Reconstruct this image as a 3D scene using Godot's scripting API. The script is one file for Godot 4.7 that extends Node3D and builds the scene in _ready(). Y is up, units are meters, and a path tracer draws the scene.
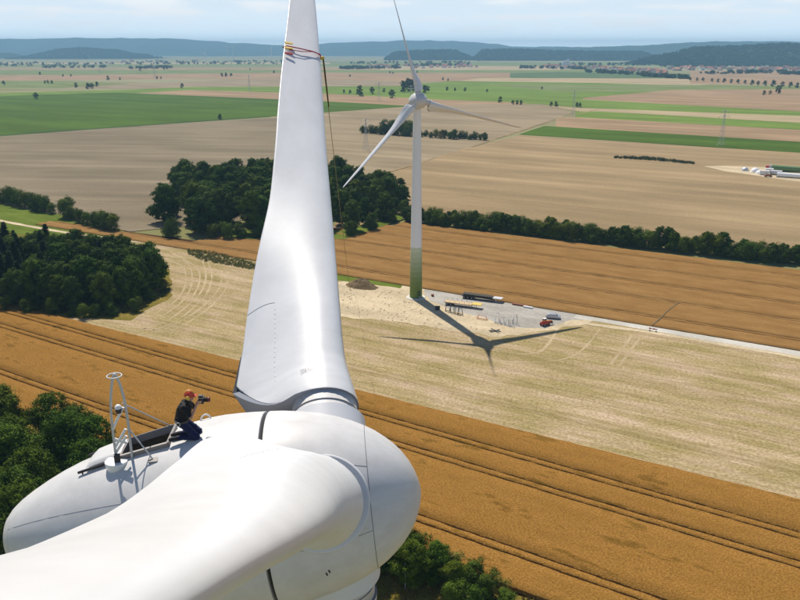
extends Node3D
# Wind farm above harvested fields: a technician on a turbine's nacelle, a second turbine behind.

const ROW_U := Vector2(0.8660254, 0.5)      # direction of the crop rows on the ground (x, z)
const ROW_V := Vector2(0.5, -0.8660254)     # across the rows, away from the turbine

var mats := {}
var taken := {}
var rng := RandomNumberGenerator.new()

# ---------------------------------------------------------------- mesh builder
class MB:
	var v := PackedVector3Array()
	var n := PackedVector3Array()
	var t := PackedVector2Array()
	var t2 := PackedVector2Array()
	var c := PackedColorArray()
	var ix := PackedInt32Array()
	func vert(p: Vector3, nn: Vector3, uv := Vector2.ZERO, col := Color.WHITE, uv2 := Vector2.ZERO) -> int:
		v.append(p); n.append(nn); t.append(uv); c.append(col); t2.append(uv2)
		return v.size() - 1
	func tri(a: int, b: int, d: int) -> void:
		var g := (v[b] - v[a]).cross(v[d] - v[a])
		if g.dot(n[a] + n[b] + n[d]) > 0.0:
			ix.append(a); ix.append(d); ix.append(b)
		else:
			ix.append(a); ix.append(b); ix.append(d)
	func quad(p0: Vector3, p1: Vector3, p2: Vector3, p3: Vector3, nn: Vector3, col := Color.WHITE) -> void:
		var w := (p1 - p0).length(); var h := (p3 - p0).length()
		var a := vert(p0, nn, Vector2(0, 0), col); var b := vert(p1, nn, Vector2(w, 0), col)
		var d := vert(p2, nn, Vector2(w, h), col); var e := vert(p3, nn, Vector2(0, h), col)
		tri(a, b, d); tri(a, d, e)
	func box(xf: Transform3D, size: Vector3, col := Color.WHITE) -> void:
		var h := size * 0.5
		for ax in 3:
			for s in [-1.0, 1.0]:
				var nn := Vector3.ZERO; nn[ax] = s
				var p := Vector3.ZERO; var q := Vector3.ZERO
				p[(ax + 1) % 3] = h[(ax + 1) % 3]; q[(ax + 2) % 3] = h[(ax + 2) % 3]
				var o := nn * h[ax]
				quad(xf * (o - p - q), xf * (o + p - q), xf * (o + p + q), xf * (o - p + q), (xf.basis * nn).normalized(), col)
	func tube(path: Array, radii: Array, sides := 8, caps := true, col := Color.WHITE) -> void:
		var ref := Vector3.UP
		var prev := -1
		var first := -1
		var m := path.size()
		var side := Vector3.ZERO
		for i in m:
			var d: Vector3 = (path[mini(i + 1, m - 1)] - path[maxi(i - 1, 0)]).normalized()
			if i == 0:
				ref = Vector3.UP if absf(d.y) < 0.9 else Vector3.RIGHT
				side = d.cross(ref).normalized()
			else:
				side = (side - d * side.dot(d)).normalized()
			var up := side.cross(d).normalized()
			var r: float = radii[mini(i, radii.size() - 1)]
			var start := v.size()
			if i == 0: first = start
			for k in sides + 1:
				var a := TAU * k / sides
				var nn := side * cos(a) + up * sin(a)
				vert(path[i] + nn * r, nn, Vector2(float(k) / sides, i), col)
			if prev >= 0:
				for k in sides:
					tri(prev + k, prev + k + 1, start + k + 1); tri(prev + k, start + k + 1, start + k)
			prev = start
		if caps:
			for e in 2:
				var i := 0 if e == 0 else m - 1
				var d: Vector3 = (path[1] - path[0]).normalized() * -1.0 if e == 0 else (path[m - 1] - path[m - 2]).normalized()
				var base := first if e == 0 else prev
				var cc := vert(path[i], d, Vector2.ZERO, col)
				var ring := []
				for k in sides: ring.append(vert(v[base + k], d, Vector2.ZERO, col))
				for k in sides: tri(cc, ring[k], ring[(k + 1) % sides])
	# prof: Array of Vector2(along, radius); axis frame: along = xf.basis.x
	func lathe(prof: Array, xf: Transform3D, sides := 48, skip := [], col := Color.WHITE) -> void:
		var m := prof.size()
		var base := v.size()
		for i in m:
			var pa: Vector2 = prof[maxi(i - 1, 0)]; var pb: Vector2 = prof[mini(i + 1, m - 1)]
			var d := (pb - pa).normalized()
			var nr := Vector2(-d.y, d.x)
			if d.x < 0: nr = -nr
			for k in sides + 1:
				var a := TAU * k / sides
				var rad := Vector3(0, cos(a), sin(a))
				var p: Vector3 = Vector3(prof[i].x, 0, 0) + rad * prof[i].y
				var nn := (Vector3(nr.x, 0, 0) + rad * nr.y).normalized()
				vert(xf * p, (xf.basis * nn).normalized(), Vector2(prof[i].x, a * 2.4), col)
		for i in m - 1:
			for k in sides:
				if skip.size() == 4:
					var tm: float = 0.5 * (prof[i].x + prof[i + 1].x); var am: float = TAU * (k + 0.5) / sides
					if am > PI: am -= TAU
					if tm < skip[0] and tm > skip[1] and am > skip[2] and am < skip[3]: continue
				var p := base + i * (sides + 1) + k
				tri(p, p + 1, p + sides + 2); tri(p, p + sides + 2, p + sides + 1)
	# rings of equal count, open along, closed around; smooth normals worked out from the faces
	func loft(rings: Array, closed := true, col := Color.WHITE, uvs := Vector2.ONE) -> void:
		var m := rings.size(); var k_n: int = rings[0].size()
		var base := v.size()
		var acc := PackedVector3Array(); acc.resize(m * k_n)
		var last := k_n if closed else k_n - 1
		for i in m - 1:
			for k in last:
				var a: Vector3 = rings[i][k]; var b: Vector3 = rings[i][(k + 1) % k_n]
				var d: Vector3 = rings[i + 1][(k + 1) % k_n]; var e: Vector3 = rings[i + 1][k]
				var g := (d - a).cross(e - b)
				for j in [i * k_n + k, i * k_n + (k + 1) % k_n, (i + 1) * k_n + (k + 1) % k_n, (i + 1) * k_n + k]: acc[j] += g
		# outward: compare with the ring centre
		var score := 0.0
		for i in m:
			var cc := Vector3.ZERO
			for k in k_n: cc += rings[i][k]
			cc /= k_n
			for k in k_n: score += acc[i * k_n + k].dot(rings[i][k] - cc)
		var sg := 1.0 if score >= 0 else -1.0
		for i in m:
			for k in k_n:
				vert(rings[i][k], (acc[i * k_n + k] * sg).normalized(), Vector2(float(k) / k_n, float(i) / m) * uvs, col)
		for i in m - 1:
			for k in last:
				var p := base + i * k_n + k; var q := base + i * k_n + (k + 1) % k_n
				tri(p, q, q + k_n); tri(p, q + k_n, p + k_n)
	func mesh() -> ArrayMesh:
		var arr := []
		arr.resize(Mesh.ARRAY_MAX)
		arr[Mesh.ARRAY_VERTEX] = v; arr[Mesh.ARRAY_NORMAL] = n; arr[Mesh.ARRAY_TEX_UV] = t
		arr[Mesh.ARRAY_TEX_UV2] = t2; arr[Mesh.ARRAY_COLOR] = c; arr[Mesh.ARRAY_INDEX] = ix
		var am := ArrayMesh.new()
		am.add_surface_from_arrays(Mesh.PRIMITIVE_TRIANGLES, arr)
		return am

# ---------------------------------------------------------------- naming helpers
func numbered(called: String) -> String:
	if not taken.has(called):
		taken[called] = 0
		return called
	taken[called] += 1
	return "%s_%03d" % [called, taken[called]]

func tag(o: Node, label: String, category: String, group := "", kind := "") -> Node:
	if label: o.set_meta("label", label)
	if category: o.set_meta("category", category)
	if group: o.set_meta("group", group)
	if kind: o.set_meta("kind", kind)
	return o

func thing(called: String, at: Vector3, label: String, category: String, group := "") -> Node3D:
	var o := Node3D.new(); o.name = numbered(called); add_child(o)
	o.position = at
	tag(o, label, category, group)
	return o

func put(m: Mesh, called: String, mat: Material, parent: Node = null) -> MeshInstance3D:
	var o := MeshInstance3D.new(); o.mesh = m
	if mat: o.material_override = mat
	if parent == null or parent == self:
		o.name = numbered(called); add_child(o)
	else:
		o.name = called; parent.add_child(o, true)
	return o

func struct(m: Mesh, called: String, mat: Material) -> MeshInstance3D:
	var o := put(m, called, mat); o.set_meta("kind", "structure")
	return o

func lin(r: float, g: float, b: float) -> Color:
	return Color(r, g, b).linear_to_srgb()

func std(r: float, g: float, b: float, rough := 0.8, metal := 0.0) -> StandardMaterial3D:
	var m := StandardMaterial3D.new()
	m.albedo_color = lin(r, g, b); m.roughness = rough; m.metallic = metal
	return m

func W(u: float, v: float) -> Vector2:
	return ROW_U * u + ROW_V * v

# ---------------------------------------------------------------- textures
func noise(sd: int, freq: float, octaves := 4) -> FastNoiseLite:
	var f := FastNoiseLite.new(); f.seed = sd; f.frequency = freq; f.noise_type = FastNoiseLite.TYPE_SIMPLEX_SMOOTH
	f.fractal_octaves = octaves
	return f

func gray(sd: int, freq: float, oct: int, size := 512) -> PackedByteArray:
	var im := noise(sd, freq, oct).get_seamless_image(size, size)
	im.convert(Image.FORMAT_L8)
	return im.get_data()

# mixes three noises and streaks along u into a tinted texture; amp: [fine, mid, coarse, streak]
func field_tex(sd: int, amp: Array, lo: Color, hi: Color, streak_px := 14.0, size := 512, speck := 0.0, speck_col := Color.BLACK) -> ImageTexture:
	var a := gray(sd, 0.22, 2, size); var b := gray(sd + 1, 0.045, 3, size); var d := gray(sd + 2, 0.009, 3, size)
	var r := RandomNumberGenerator.new(); r.seed = sd
	var rows := []
	var cur := 0.5
	var broad := 0.5
	for y in size:
		if y % int(streak_px) == 0: cur = 0.55 * r.randf() + 0.45 * broad
		if y % (int(streak_px) * 9) == 0: broad = r.randf()
		rows.append(cur)
	var sm := []
	for y in size:
		var s := 0.0
		for k in 5: s += rows[(y + k) % size]
		sm.append(s / 5.0)
	var data := PackedByteArray(); data.resize(size * size * 3)
	for y in size:
		for x in size:
			var i := y * size + x
			var k: float = 0.5 + amp[0] * (a[i] / 255.0 - 0.5) + amp[1] * (b[i] / 255.0 - 0.5) + amp[2] * (d[i] / 255.0 - 0.5) + amp[3] * (sm[y] - 0.5) * (0.5 + b[i] / 255.0)
			k += (r.randf() - 0.5) * amp[0] * 0.5
			var col := lo.lerp(hi, clampf(k, 0.0, 1.0))
			if speck > 0.0 and r.randf() < speck * smoothstep(0.35, 0.8, b[i] / 255.0): col = col.lerp(speck_col, 0.3 + 0.5 * r.randf())
			data[i * 3] = int(col.r * 255); data[i * 3 + 1] = int(col.g * 255); data[i * 3 + 2] = int(col.b * 255)
	var im := Image.create_from_data(size, size, false, Image.FORMAT_RGB8, data)
	return ImageTexture.create_from_image(im)

# coarse drifts of growth, shown as a multiplying second texture
func patch_tex(sd: int, lo: Color, hi: Color, freq := 0.012, spots := false) -> ImageTexture:
	var size := 512
	var a := gray(sd, freq, 5, size); var b := gray(sd + 9, freq * 4.0, 3, size)
	var data := PackedByteArray(); data.resize(size * size * 3)
	for y in size:
		for x in size:
			var i := y * size + x
			var k := clampf(0.5 + 1.5 * (a[i] / 255.0 - 0.5) + 0.5 * (b[i] / 255.0 - 0.5), 0.0, 1.0)
			if spots: k = 0.25 * k + 0.75 * (1.0 - smoothstep(0.60, 0.78, 0.6 * (a[i] / 255.0) + 0.4 * (b[i] / 255.0)))
			var col := lo.lerp(hi, k)
			var o := (y * size + x) * 3
			data[o] = int(col.r * 255); data[o + 1] = int(col.g * 255); data[o + 2] = int(col.b * 255)
	return ImageTexture.create_from_image(Image.create_from_data(size, size, false, Image.FORMAT_RGB8, data))

func field_mat(tex: Texture2D, patch: Texture2D, tint: Color, relief := 0.0) -> StandardMaterial3D:
	var m := StandardMaterial3D.new()
	m.albedo_color = Color(tint.r * 0.935, tint.g * 0.935, tint.b * 0.935); m.albedo_texture = tex; m.roughness = 0.95
	m.metallic_specular = 0.15
	if patch:
		m.detail_enabled = true; m.detail_albedo = patch; m.detail_blend_mode = BaseMaterial3D.BLEND_MODE_MUL
		m.detail_uv_layer = BaseMaterial3D.DETAIL_UV_2
	if relief > 0.0:
		m.heightmap_enabled = true; m.heightmap_texture = tex; m.heightmap_scale = relief
	return m

# ---------------------------------------------------------------- ground sheets
# a level sheet from a polygon on the ground, with UVs laid along the rows
func sheet(poly: PackedVector2Array, y: float, scale: float, patch_scale: float, dir := ROW_U, skirt := 0.0, grow := 0.0) -> ArrayMesh:
	var mb := MB.new()
	var ac := Vector2(dir.y, -dir.x)
	var id := Geometry2D.triangulate_polygon(poly)
	for p in poly:
		mb.vert(Vector3(p.x, y, p.y), Vector3.UP, Vector2(p.dot(dir), p.dot(ac)) / scale, Color.WHITE, Vector2((p.dot(dir) + 31.0) * 0.3, p.dot(ac)) / patch_scale)
	for k in id.size() / 3: mb.tri(id[k * 3], id[k * 3 + 1], id[k * 3 + 2])
	if skirt > 0.0:
		var m := poly.size()
		var area := 0.0
		for k in m: area += poly[k].cross(poly[(k + 1) % m])
		for k in m:
			var a := poly[k]; var b := poly[(k + 1) % m]
			var e := (b - a).normalized()
			var nn := Vector2(e.y, -e.x) * (1.0 if area > 0 else -1.0)
			var n3 := Vector3(nn.x, 0, nn.y)
			var l := (b - a).length()
			var i0 := mb.vert(Vector3(a.x, y, a.y), n3, Vector2(0, 0)); var i1 := mb.vert(Vector3(b.x, y, b.y), n3, Vector2(l / scale, 0))
			var i2 := mb.vert(Vector3(b.x, y - skirt, b.y), n3, Vector2(l / scale, skirt / scale)); var i3 := mb.vert(Vector3(a.x, y - skirt, a.y), n3, Vector2(0, skirt / scale))
			mb.tri(i0, i1, i2); mb.tri(i0, i2, i3)
	return mb.mesh()

# the same outline with uneven edges, points every `step` metres moved by up to `amp`
func ragged(poly: PackedVector2Array, step: float, amp: float, sd: int) -> PackedVector2Array:
	var f := noise(sd, 0.11 / maxf(step, 0.1) * 2.0, 3)
	var out := PackedVector2Array()
	for k in poly.size():
		var a := poly[k]; var b := poly[(k + 1) % poly.size()]
		var e := (b - a); var l := e.length(); var c := maxi(1, int(l / step))
		var nn := Vector2(-e.y, e.x).normalized()
		for j in c:
			var p := a + e * (float(j) / c)
			out.append(p + nn * amp * f.get_noise_2d(p.x, p.y) * 2.0)
	return out

func strip(path: Array, width: float, y: float, scale := 8.0, amp := 0.0, sd := 1) -> ArrayMesh:
	var mb := MB.new()
	var f := noise(sd, 0.08, 2)
	var run := 0.0
	for i in path.size():
		var d: Vector2 = (path[mini(i + 1, path.size() - 1)] - path[maxi(i - 1, 0)]).normalized()
		var nn := Vector2(-d.y, d.x)
		if i > 0: run += (path[i] - path[i - 1]).length()
		var w := width * 0.5 * (1.0 + amp * f.get_noise_2d(path[i].x, path[i].y))
		for s in [-1.0, 1.0]:
			var p: Vector2 = path[i] + nn * w * s
			mb.vert(Vector3(p.x, y, p.y), Vector3.UP, Vector2(run, s * w) / scale, Color.WHITE, p / 200.0)
		if i > 0:
			var o := i * 2
			mb.tri(o - 2, o - 1, o + 1); mb.tri(o - 2, o + 1, o)
	return mb.mesh()

func smooth_path(pts: Array, step := 2.0) -> Array:
	var cv := Curve3D.new()
	for i in pts.size():
		var t: Vector2 = (pts[mini(i + 1, pts.size() - 1)] - pts[maxi(i - 1, 0)]) / 6.0
		cv.add_point(Vector3(pts[i].x, 0, pts[i].y), Vector3(-t.x, 0, -t.y), Vector3(t.x, 0, t.y))
	var l := cv.get_baked_length()
	var out := []
	for i in int(l / step) + 1:
		var p := cv.sample_baked(i * step)
		out.append(Vector2(p.x, p.z))
	return out

# ---------------------------------------------------------------- trees
func blob_leaves(mb: MB, r: RandomNumberGenerator, lobes: Array, clumps: int, per: int, size: float, spread: float, ca: Color, cb: Color, shell := 0.55) -> void:
	var wsum := 0.0
	for l in lobes: wsum += l[1].x * l[1].y + l[1].z * l[1].x
	for ci in clumps:
		var pick := r.randf() * wsum
		var lobe: Array = lobes[0]
		for l in lobes:
			pick -= l[1].x * l[1].y + l[1].z * l[1].x
			if pick <= 0: lobe = l; break
		var d := Vector3(r.randfn(), r.randfn(), r.randfn()).normalized()
		var rr := shell + (1.06 - shell) * pow(r.randf(), 0.5)
		var pc: Vector3 = lobe[0] + d * lobe[1] * rr
		var hue := r.randf()
		for k in per:
			var p := pc + Vector3(r.randfn(), r.randfn() * 0.7, r.randfn()) * spread * 0.55
			var nn := (d * 0.9 + (p - pc).normalized() * 0.7 + Vector3(r.randfn(), r.randfn() + 0.4, r.randfn()) * 0.4).normalized()
			var tg := nn.cross(Vector3(r.randfn(), r.randfn(), r.randfn())).normalized()
			var bt := nn.cross(tg)
			var s := size * r.randf_range(0.65, 1.35)
			var col := ca.lerp(cb, clampf(hue * 0.6 + r.randf() * 0.4, 0, 1)) * Color(1.5, 1.38, 0.85)
			var o := mb.v.size()
			mb.vert(p - tg * s, nn, Vector2.ZERO, col); mb.vert(p + bt * s * 0.6 + nn * s * 0.12, nn, Vector2.ZERO, col)
			mb.vert(p + tg * s, nn, Vector2.ZERO, col); mb.vert(p - bt * s * 0.6 + nn * s * 0.12, nn, Vector2.ZERO, col)
			mb.tri(o, o + 1, o + 2); mb.tri(o, o + 2, o + 3)

# a broadleaf tree of height 10
func broadleaf(sd: int, clumps: int, per: int, size: float, ca: Color, cb: Color, wide := 1.0, low := 2.0) -> Dictionary:
	var r := RandomNumberGenerator.new(); r.seed = sd
	var lobes := []
	var tr := MB.new()
	var top := 10.0
	var cw := 2.7 * wide
	tr.tube([Vector3(0, -0.3, 0), Vector3(0.05, 1.5, 0.03), Vector3(0.1, 3.5, -0.05), Vector3(0.0, 6.0, 0.1), Vector3(0.05, 8.2, 0)], [0.32, 0.24, 0.19, 0.12, 0.04], 7)
	lobes.append([Vector3(0, 6.6, 0), Vector3(cw * 0.75, 3.1, cw * 0.75)])
	for k in 9:
		var a := TAU * k / 9.0 + r.randf_range(-0.3, 0.3)
		var h := r.randf_range(low + 1.0, top - 2.3)
		var f := sin(clampf((h - low + 1.0) / (top - low + 0.6), 0, 1) * PI)
		var rad := cw * (0.35 + 0.45 * f)
		var cc := Vector3(cos(a) * rad, h, sin(a) * rad)
		var s := r.randf_range(0.85, 1.45) * (0.75 + 0.25 * wide)
		lobes.append([cc, Vector3(s, s * 0.85, s)])
		tr.tube([Vector3(0.05, h * 0.55, 0), cc * Vector3(0.5, 0.86, 0.5), cc], [0.1, 0.06, 0.02], 5, false)
	if low < 1.0: lobes.append([Vector3(0, 2.5, 0), Vector3(cw * 0.72, 2.0, cw * 0.72)])
	for k in 3:
		lobes.append([Vector3(r.randf_range(-0.9, 0.9), top - 1.3 - k * 0.25, r.randf_range(-0.9, 0.9)), Vector3(1.0, 1.15, 1.0)])
	var mb := MB.new()
	blob_leaves(mb, r, lobes, clumps, per, size, 0.48, ca, cb)
	return {"trunk": tr.mesh(), "crown": mb.mesh()}

func conifer(sd: int, ca: Color, cb: Color) -> Dictionary:
	var r := RandomNumberGenerator.new(); r.seed = sd
	var tr := MB.new()
	tr.tube([Vector3(0, -0.3, 0), Vector3(0, 5, 0), Vector3(0, 9.9, 0)], [0.22, 0.13, 0.02], 7)
	var mb := MB.new()
	var h := 0.8
	while h < 9.8:
		var reach := 1.75 * pow(1.0 - h / 10.2, 0.85) + 0.12
		var cnt := int(6 + reach * 4)
		for k in cnt:
			var a := TAU * k / cnt + r.randf() * 0.7
			var len := reach * r.randf_range(0.7, 1.12)
			var steps := int(3 + len * 7)
			for j in steps:
				var f := (j + r.randf()) / steps
				var p := Vector3(cos(a) * len * f, h - len * f * f * 0.35 + r.randf_range(-0.08, 0.08), sin(a) * len * f)
				for q in 2:
					var nn := (Vector3(cos(a) * 0.5, 0.8, sin(a) * 0.5) + Vector3(r.randfn(), r.randfn(), r.randfn()) * 0.4).normalized()
					var tg := (Vector3(cos(a), -0.35, sin(a)) + Vector3(r.randfn(), r.randfn() * 0.3, r.randfn()) * 0.7).normalized()
					var bt := nn.cross(tg).normalized()
					var s := 0.2 * r.randf_range(0.7, 1.3)
					var col := ca.lerp(cb, r.randf())
					var o := mb.v.size()
					mb.vert(p - tg * s, nn, Vector2.ZERO, col); mb.vert(p + bt * s * 0.45, nn, Vector2.ZERO, col)
					mb.vert(p + tg * s, nn, Vector2.ZERO, col); mb.vert(p - bt * s * 0.45, nn, Vector2.ZERO, col)
					mb.tri(o, o + 1, o + 2); mb.tri(o, o + 2, o + 3)
		h += 0.27
	return {"trunk": tr.mesh(), "crown": mb.mesh()}

# a bush of height 5
func bush(sd: int, clumps: int, per: int, size: float, ca: Color, cb: Color) -> Dictionary:
	var r := RandomNumberGenerator.new(); r.seed = sd
	var lobes := []
	var tr := MB.new()
	for k in 6:
		var a := TAU * k / 6.0 + r.randf() * 0.8
		var rad := r.randf_range(0.5, 1.5)
		var h := r.randf_range(1.2, 3.7)
		var cc := Vector3(cos(a) * rad, h, sin(a) * rad)
		lobes.append([cc, Vector3(1.15, 1.05, 1.15) * r.randf_range(0.8, 1.2)])
		tr.tube([Vector3(cos(a) * 0.12, -0.2, sin(a) * 0.12), Vector3(cc.x * 0.5, cc.y * 0.6, cc.z * 0.5), cc], [0.09, 0.06, 0.02], 5, false)
	lobes.append([Vector3(0, 1.3, 0), Vector3(1.5, 1.3, 1.5)])
	lobes.append([Vector3(0.2, 3.4, 0.1), Vector3(1.1, 1.4, 1.1)])
	var mb := MB.new()
	blob_leaves(mb, r, lobes, clumps, per, size, 0.5, ca, cb)
	return {"trunk": tr.mesh(), "crown": mb.mesh()}

func plant(proto: Dictionary, called: String, at: Vector2, size: Vector3, turn: float, label: String, category: String, group: String, leaf: Array) -> void:
	var o := thing(called, Vector3(at.x, 0, at.y), label, category, group)
	o.rotation.y = turn; o.scale = size
	put(proto.trunk, "stem" if category == "shrub" else "trunk", mats.bark, o)
	put(proto.crown, "foliage" if category == "shrub" else "crown", leaf[rng.randi() % leaf.size()], o)

# points spread in a polygon, at least `gap` apart
func spread(poly: PackedVector2Array, count: int, gap: float, sd: int) -> Array:
	var r := RandomNumberGenerator.new(); r.seed = sd
	var lo := poly[0]; var hi := poly[0]
	for p in poly:
		lo = Vector2(minf(lo.x, p.x), minf(lo.y, p.y)); hi = Vector2(maxf(hi.x, p.x), maxf(hi.y, p.y))
	var out := []
	var tries := 0
	while out.size() < count and tries < count * 60:
		tries += 1
		var p := Vector2(r.randf_range(lo.x, hi.x), r.randf_range(lo.y, hi.y))
		if not Geometry2D.is_point_in_polygon(p, poly): continue
		var ok := true
		for q in out:
			if p.distance_to(q) < gap: ok = false; break
		if ok: out.append(p)
	return out

# ================================================================ the scene
func _ready() -> void:
	rng.seed = 20
	# ---- camera
	var cam := Camera3D.new(); cam.name = "view"; add_child(cam)
	cam.position = Vector3(0, 78.7, 0)
	cam.rotation_degrees = Vector3(-17.771, 0, 0)
	cam.fov = 42.08; cam.near = 0.1; cam.far = 60000.0
	cam.current = true
	# ---- sky and air
	var env := Environment.new()
	env.background_mode = Environment.BG_SKY
	var sky := Sky.new(); sky.sky_material = make_sky(); env.sky = sky
	env.background_energy_multiplier = 1.0
	env.ambient_light_source = Environment.AMBIENT_SOURCE_SKY
	env.tonemap_mode = Environment.TONE_MAPPER_LINEAR
	env.tonemap_exposure = 1.15
	env.fog_enabled = true; env.fog_density = 0.000108; env.fog_light_color = Color(0.66, 0.87, 1.0)
	env.sdfgi_enabled = true; env.ssao_enabled = true; env.ssil_enabled = true
	var we := WorldEnvironment.new(); we.name = "environment"; we.environment = env; add_child(we)
	# ---- sun: high, ahead of the camera and to its left
	var sun := DirectionalLight3D.new(); sun.name = "sun"; add_child(sun)
	sun.light_energy = 1.6; sun.light_color = Color(1.0, 0.965, 0.91); sun.light_angular_distance = 0.5
	sun.shadow_enabled = true
	sun.look_at_from_position(Vector3.ZERO, -Vector3(-0.2265, 0.8143, -0.5344), Vector3.UP)

	make_materials()
	print("materials")
	make_land()
	print("land")
	make_hills()
	make_turbines()
	print("turbines")
	make_vegetation()
	print("vegetation")
	make_site()
	make_far()
	make_crew()
	print("done")

func make_sky() -> PanoramaSkyMaterial:
	var w := 2048; var h := 1024
	var im := Image.create(w, h, false, Image.FORMAT_RGBF)
	var f := noise(5, 1.0, 5)
	for y in h:
		var el := PI * 0.5 - PI * (y + 0.5) / h
		var s := clampf(sin(el), 0.0, 1.0)
		var base := Color(0.80, 0.89, 0.96).lerp(Color(0.14, 0.225, 0.39), smoothstep(0.0, 0.32, s)).lerp(Color(0.043, 0.09, 0.22), smoothstep(0.2, 0.95, s))
		base = base * (1.0 + 1.5 * exp(-maxf(el, 0.0) / 0.016))
		for x in w:
			var az := TAU * x / w
			var d := Vector3(cos(az) * cos(el), sin(el), sin(az) * cos(el))
			var col := base
			if el > 0.0:
				var k := 1.0 / (s + 0.035)
				var q := f.get_noise_3d(d.x * k * 0.55, 3.0, d.z * k * 0.55)
				var cl := smoothstep(-0.02, 0.34, q) * lerpf(0.85, 0.12, smoothstep(0.04, 0.28, s))
				col = col.lerp(Color(1.0, 1.0, 1.0), cl * smoothstep(0.012, 0.035, s))
			else:
				col = Color(0.50, 0.52, 0.50)
			im.set_pixel(x, y, col)
	var m := PanoramaSkyMaterial.new()
	m.panorama = ImageTexture.create_from_image(im)
	return m

func make_materials() -> void:
	mats.paint = std(0.80, 0.81, 0.82, 0.32)
	# nacelle shell: gelcoat with faint grime
	var grime := field_tex(71, [0.10, 0.25, 0.5, 0.0], Color(0.80, 0.80, 0.795), Color(0.90, 0.90, 0.90), 14.0, 512)
	var nm := StandardMaterial3D.new(); nm.albedo_texture = grime; nm.roughness = 0.42; nm.uv1_scale = Vector3(0.22, 0.22, 0.22)
	nm.albedo_color = lin(0.83, 0.825, 0.825)
	mats.shell = nm
	var bmt := StandardMaterial3D.new(); bmt.albedo_texture = field_tex(73, [0.06, 0.2, 0.5, 0.1], Color(0.88, 0.88, 0.875), Color(0.96, 0.96, 0.96), 20.0); bmt.roughness = 0.33; bmt.uv1_scale = Vector3(1.0, 5.0, 1.0); bmt.albedo_color = lin(0.80, 0.81, 0.83)
	mats.blade = bmt
	mats.shaded_end = std(0.18, 0.20, 0.245, 0.5)  # blade root end: shade of the white skin painted in as dark blue-grey
	mats.coaming = std(0.22, 0.20, 0.19, 0.55)
	mats.seam = std(0.16, 0.16, 0.17, 0.7)
	mats.collar = std(0.62, 0.63, 0.65, 0.4)
	mats.steel = std(0.55, 0.56, 0.58, 0.35, 0.6)
	mats.galv = std(0.50, 0.51, 0.52, 0.5, 0.3)
	mats.darkbox = std(0.03, 0.03, 0.035, 0.6)
	mats.bark = std(0.09, 0.065, 0.045, 0.95)
	mats.white = std(0.75, 0.75, 0.74, 0.5)
	mats.red = std(0.45, 0.03, 0.025, 0.5)
	mats.orange = std(0.52, 0.13, 0.03, 0.5)
	mats.yellow = std(0.65, 0.45, 0.06, 0.5)
	mats.timber = std(0.50, 0.36, 0.20, 0.8)
	mats.rust = std(0.22, 0.07, 0.035, 0.7)
	mats.black = std(0.012, 0.012, 0.014, 0.8)
	mats.rubber = std(0.02, 0.02, 0.02, 0.85)
	mats.glass = std(0.03, 0.04, 0.05, 0.1)
	mats.concrete = std(0.55, 0.53, 0.48, 0.9)
	mats.rope = std(0.30, 0.26, 0.17, 0.9)
	mats.strap = std(0.33, 0.03, 0.05, 0.8)
	# leaves: each kind in a few hues
	for k in 3:
		var set_of := []
		for hue in [Vector3(0.86, 0.86, 0.86), Vector3(1.0, 0.92, 0.66), Vector3(0.62, 0.70, 0.70), Vector3(0.78, 0.90, 0.72)]:
			var lm := StandardMaterial3D.new()
			lm.vertex_color_use_as_albedo = true; lm.roughness = 0.7; lm.metallic_specular = 0.12
			lm.albedo_color = lin(hue.x, hue.y, hue.z)
			lm.backlight_enabled = true; lm.backlight = [Color(0.22, 0.26, 0.05), Color(0.16, 0.19, 0.05), Color(0.34, 0.36, 0.11)][k]
			set_of.append(lm)
		mats["leaf%d" % k] = set_of
	# ground textures: each holds the colour of its own surface
	var neutral := field_tex(3, [0.40, 0.22, 0.05, 0.38], Color(0.72, 0.72, 0.72), Color(1, 1, 1), 9.0)
	var smooth_n := field_tex(15, [0.15, 0.15, 0.3, 0.30], Color(0.78, 0.78, 0.78), Color(1, 1, 1), 16.0)
	var patch := patch_tex(31, Color(0.87, 0.87, 0.86), Color(1, 1, 1))
	var patch_warm := patch_tex(32, Color(0.92, 0.90, 0.87), Color(1.0, 1.0, 1.0), 0.02)
	var patch_green := patch_tex(33, Color(0.83, 0.85, 0.70), Color(1, 1, 1), 0.016)
	mats.neutral_tex = neutral; mats.smooth_tex = smooth_n
	mats.patch = patch; mats.patch_green = patch_green
	var wheat := field_tex(41, [0.55, 0.95, 0.12, 0.06], Color(0.455, 0.31, 0.12), Color(0.70, 0.53, 0.275), 6.0, 1024)
	var weedy := patch_tex(35, Color(0.74, 0.76, 0.62), Color(1, 1, 1), 0.016, true)
	mats.wheat = field_mat(wheat, weedy, Color(1, 1, 1), 9.0)
	var stub := field_tex(44, [0.6, 0.85, 0.1, 0.42], Color(0.57, 0.49, 0.38), Color(0.86, 0.765, 0.65), 11.0, 1024, 0.16, Color(0.50, 0.47, 0.30))
	mats.stubble = field_mat(stub, patch_green, Color(1, 1, 1), 6.0)
	var gold := field_tex(47, [0.45, 0.5, 0.1, 0.28], Color(0.50, 0.375, 0.205), Color(0.67, 0.525, 0.325), 9.0, 1024)
	mats.gold = field_mat(gold, patch_warm, Color(1, 1, 1), 6.0)
	mats.soil = field_mat(field_tex(50, [0.6, 0.4, 0.2, 0.0], Color(0.20, 0.13, 0.07), Color(0.36, 0.25, 0.14)), null, Color(1, 1, 1))
	var grass := field_tex(53, [0.7, 0.6, 0.3, 0.0], Color(0.36, 0.34, 0.14), Color(0.70, 0.60, 0.32), 9.0, 512)
	mats.dry_grass = field_mat(grass, patch_green, Color(1, 1, 1), 8.0)
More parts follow.
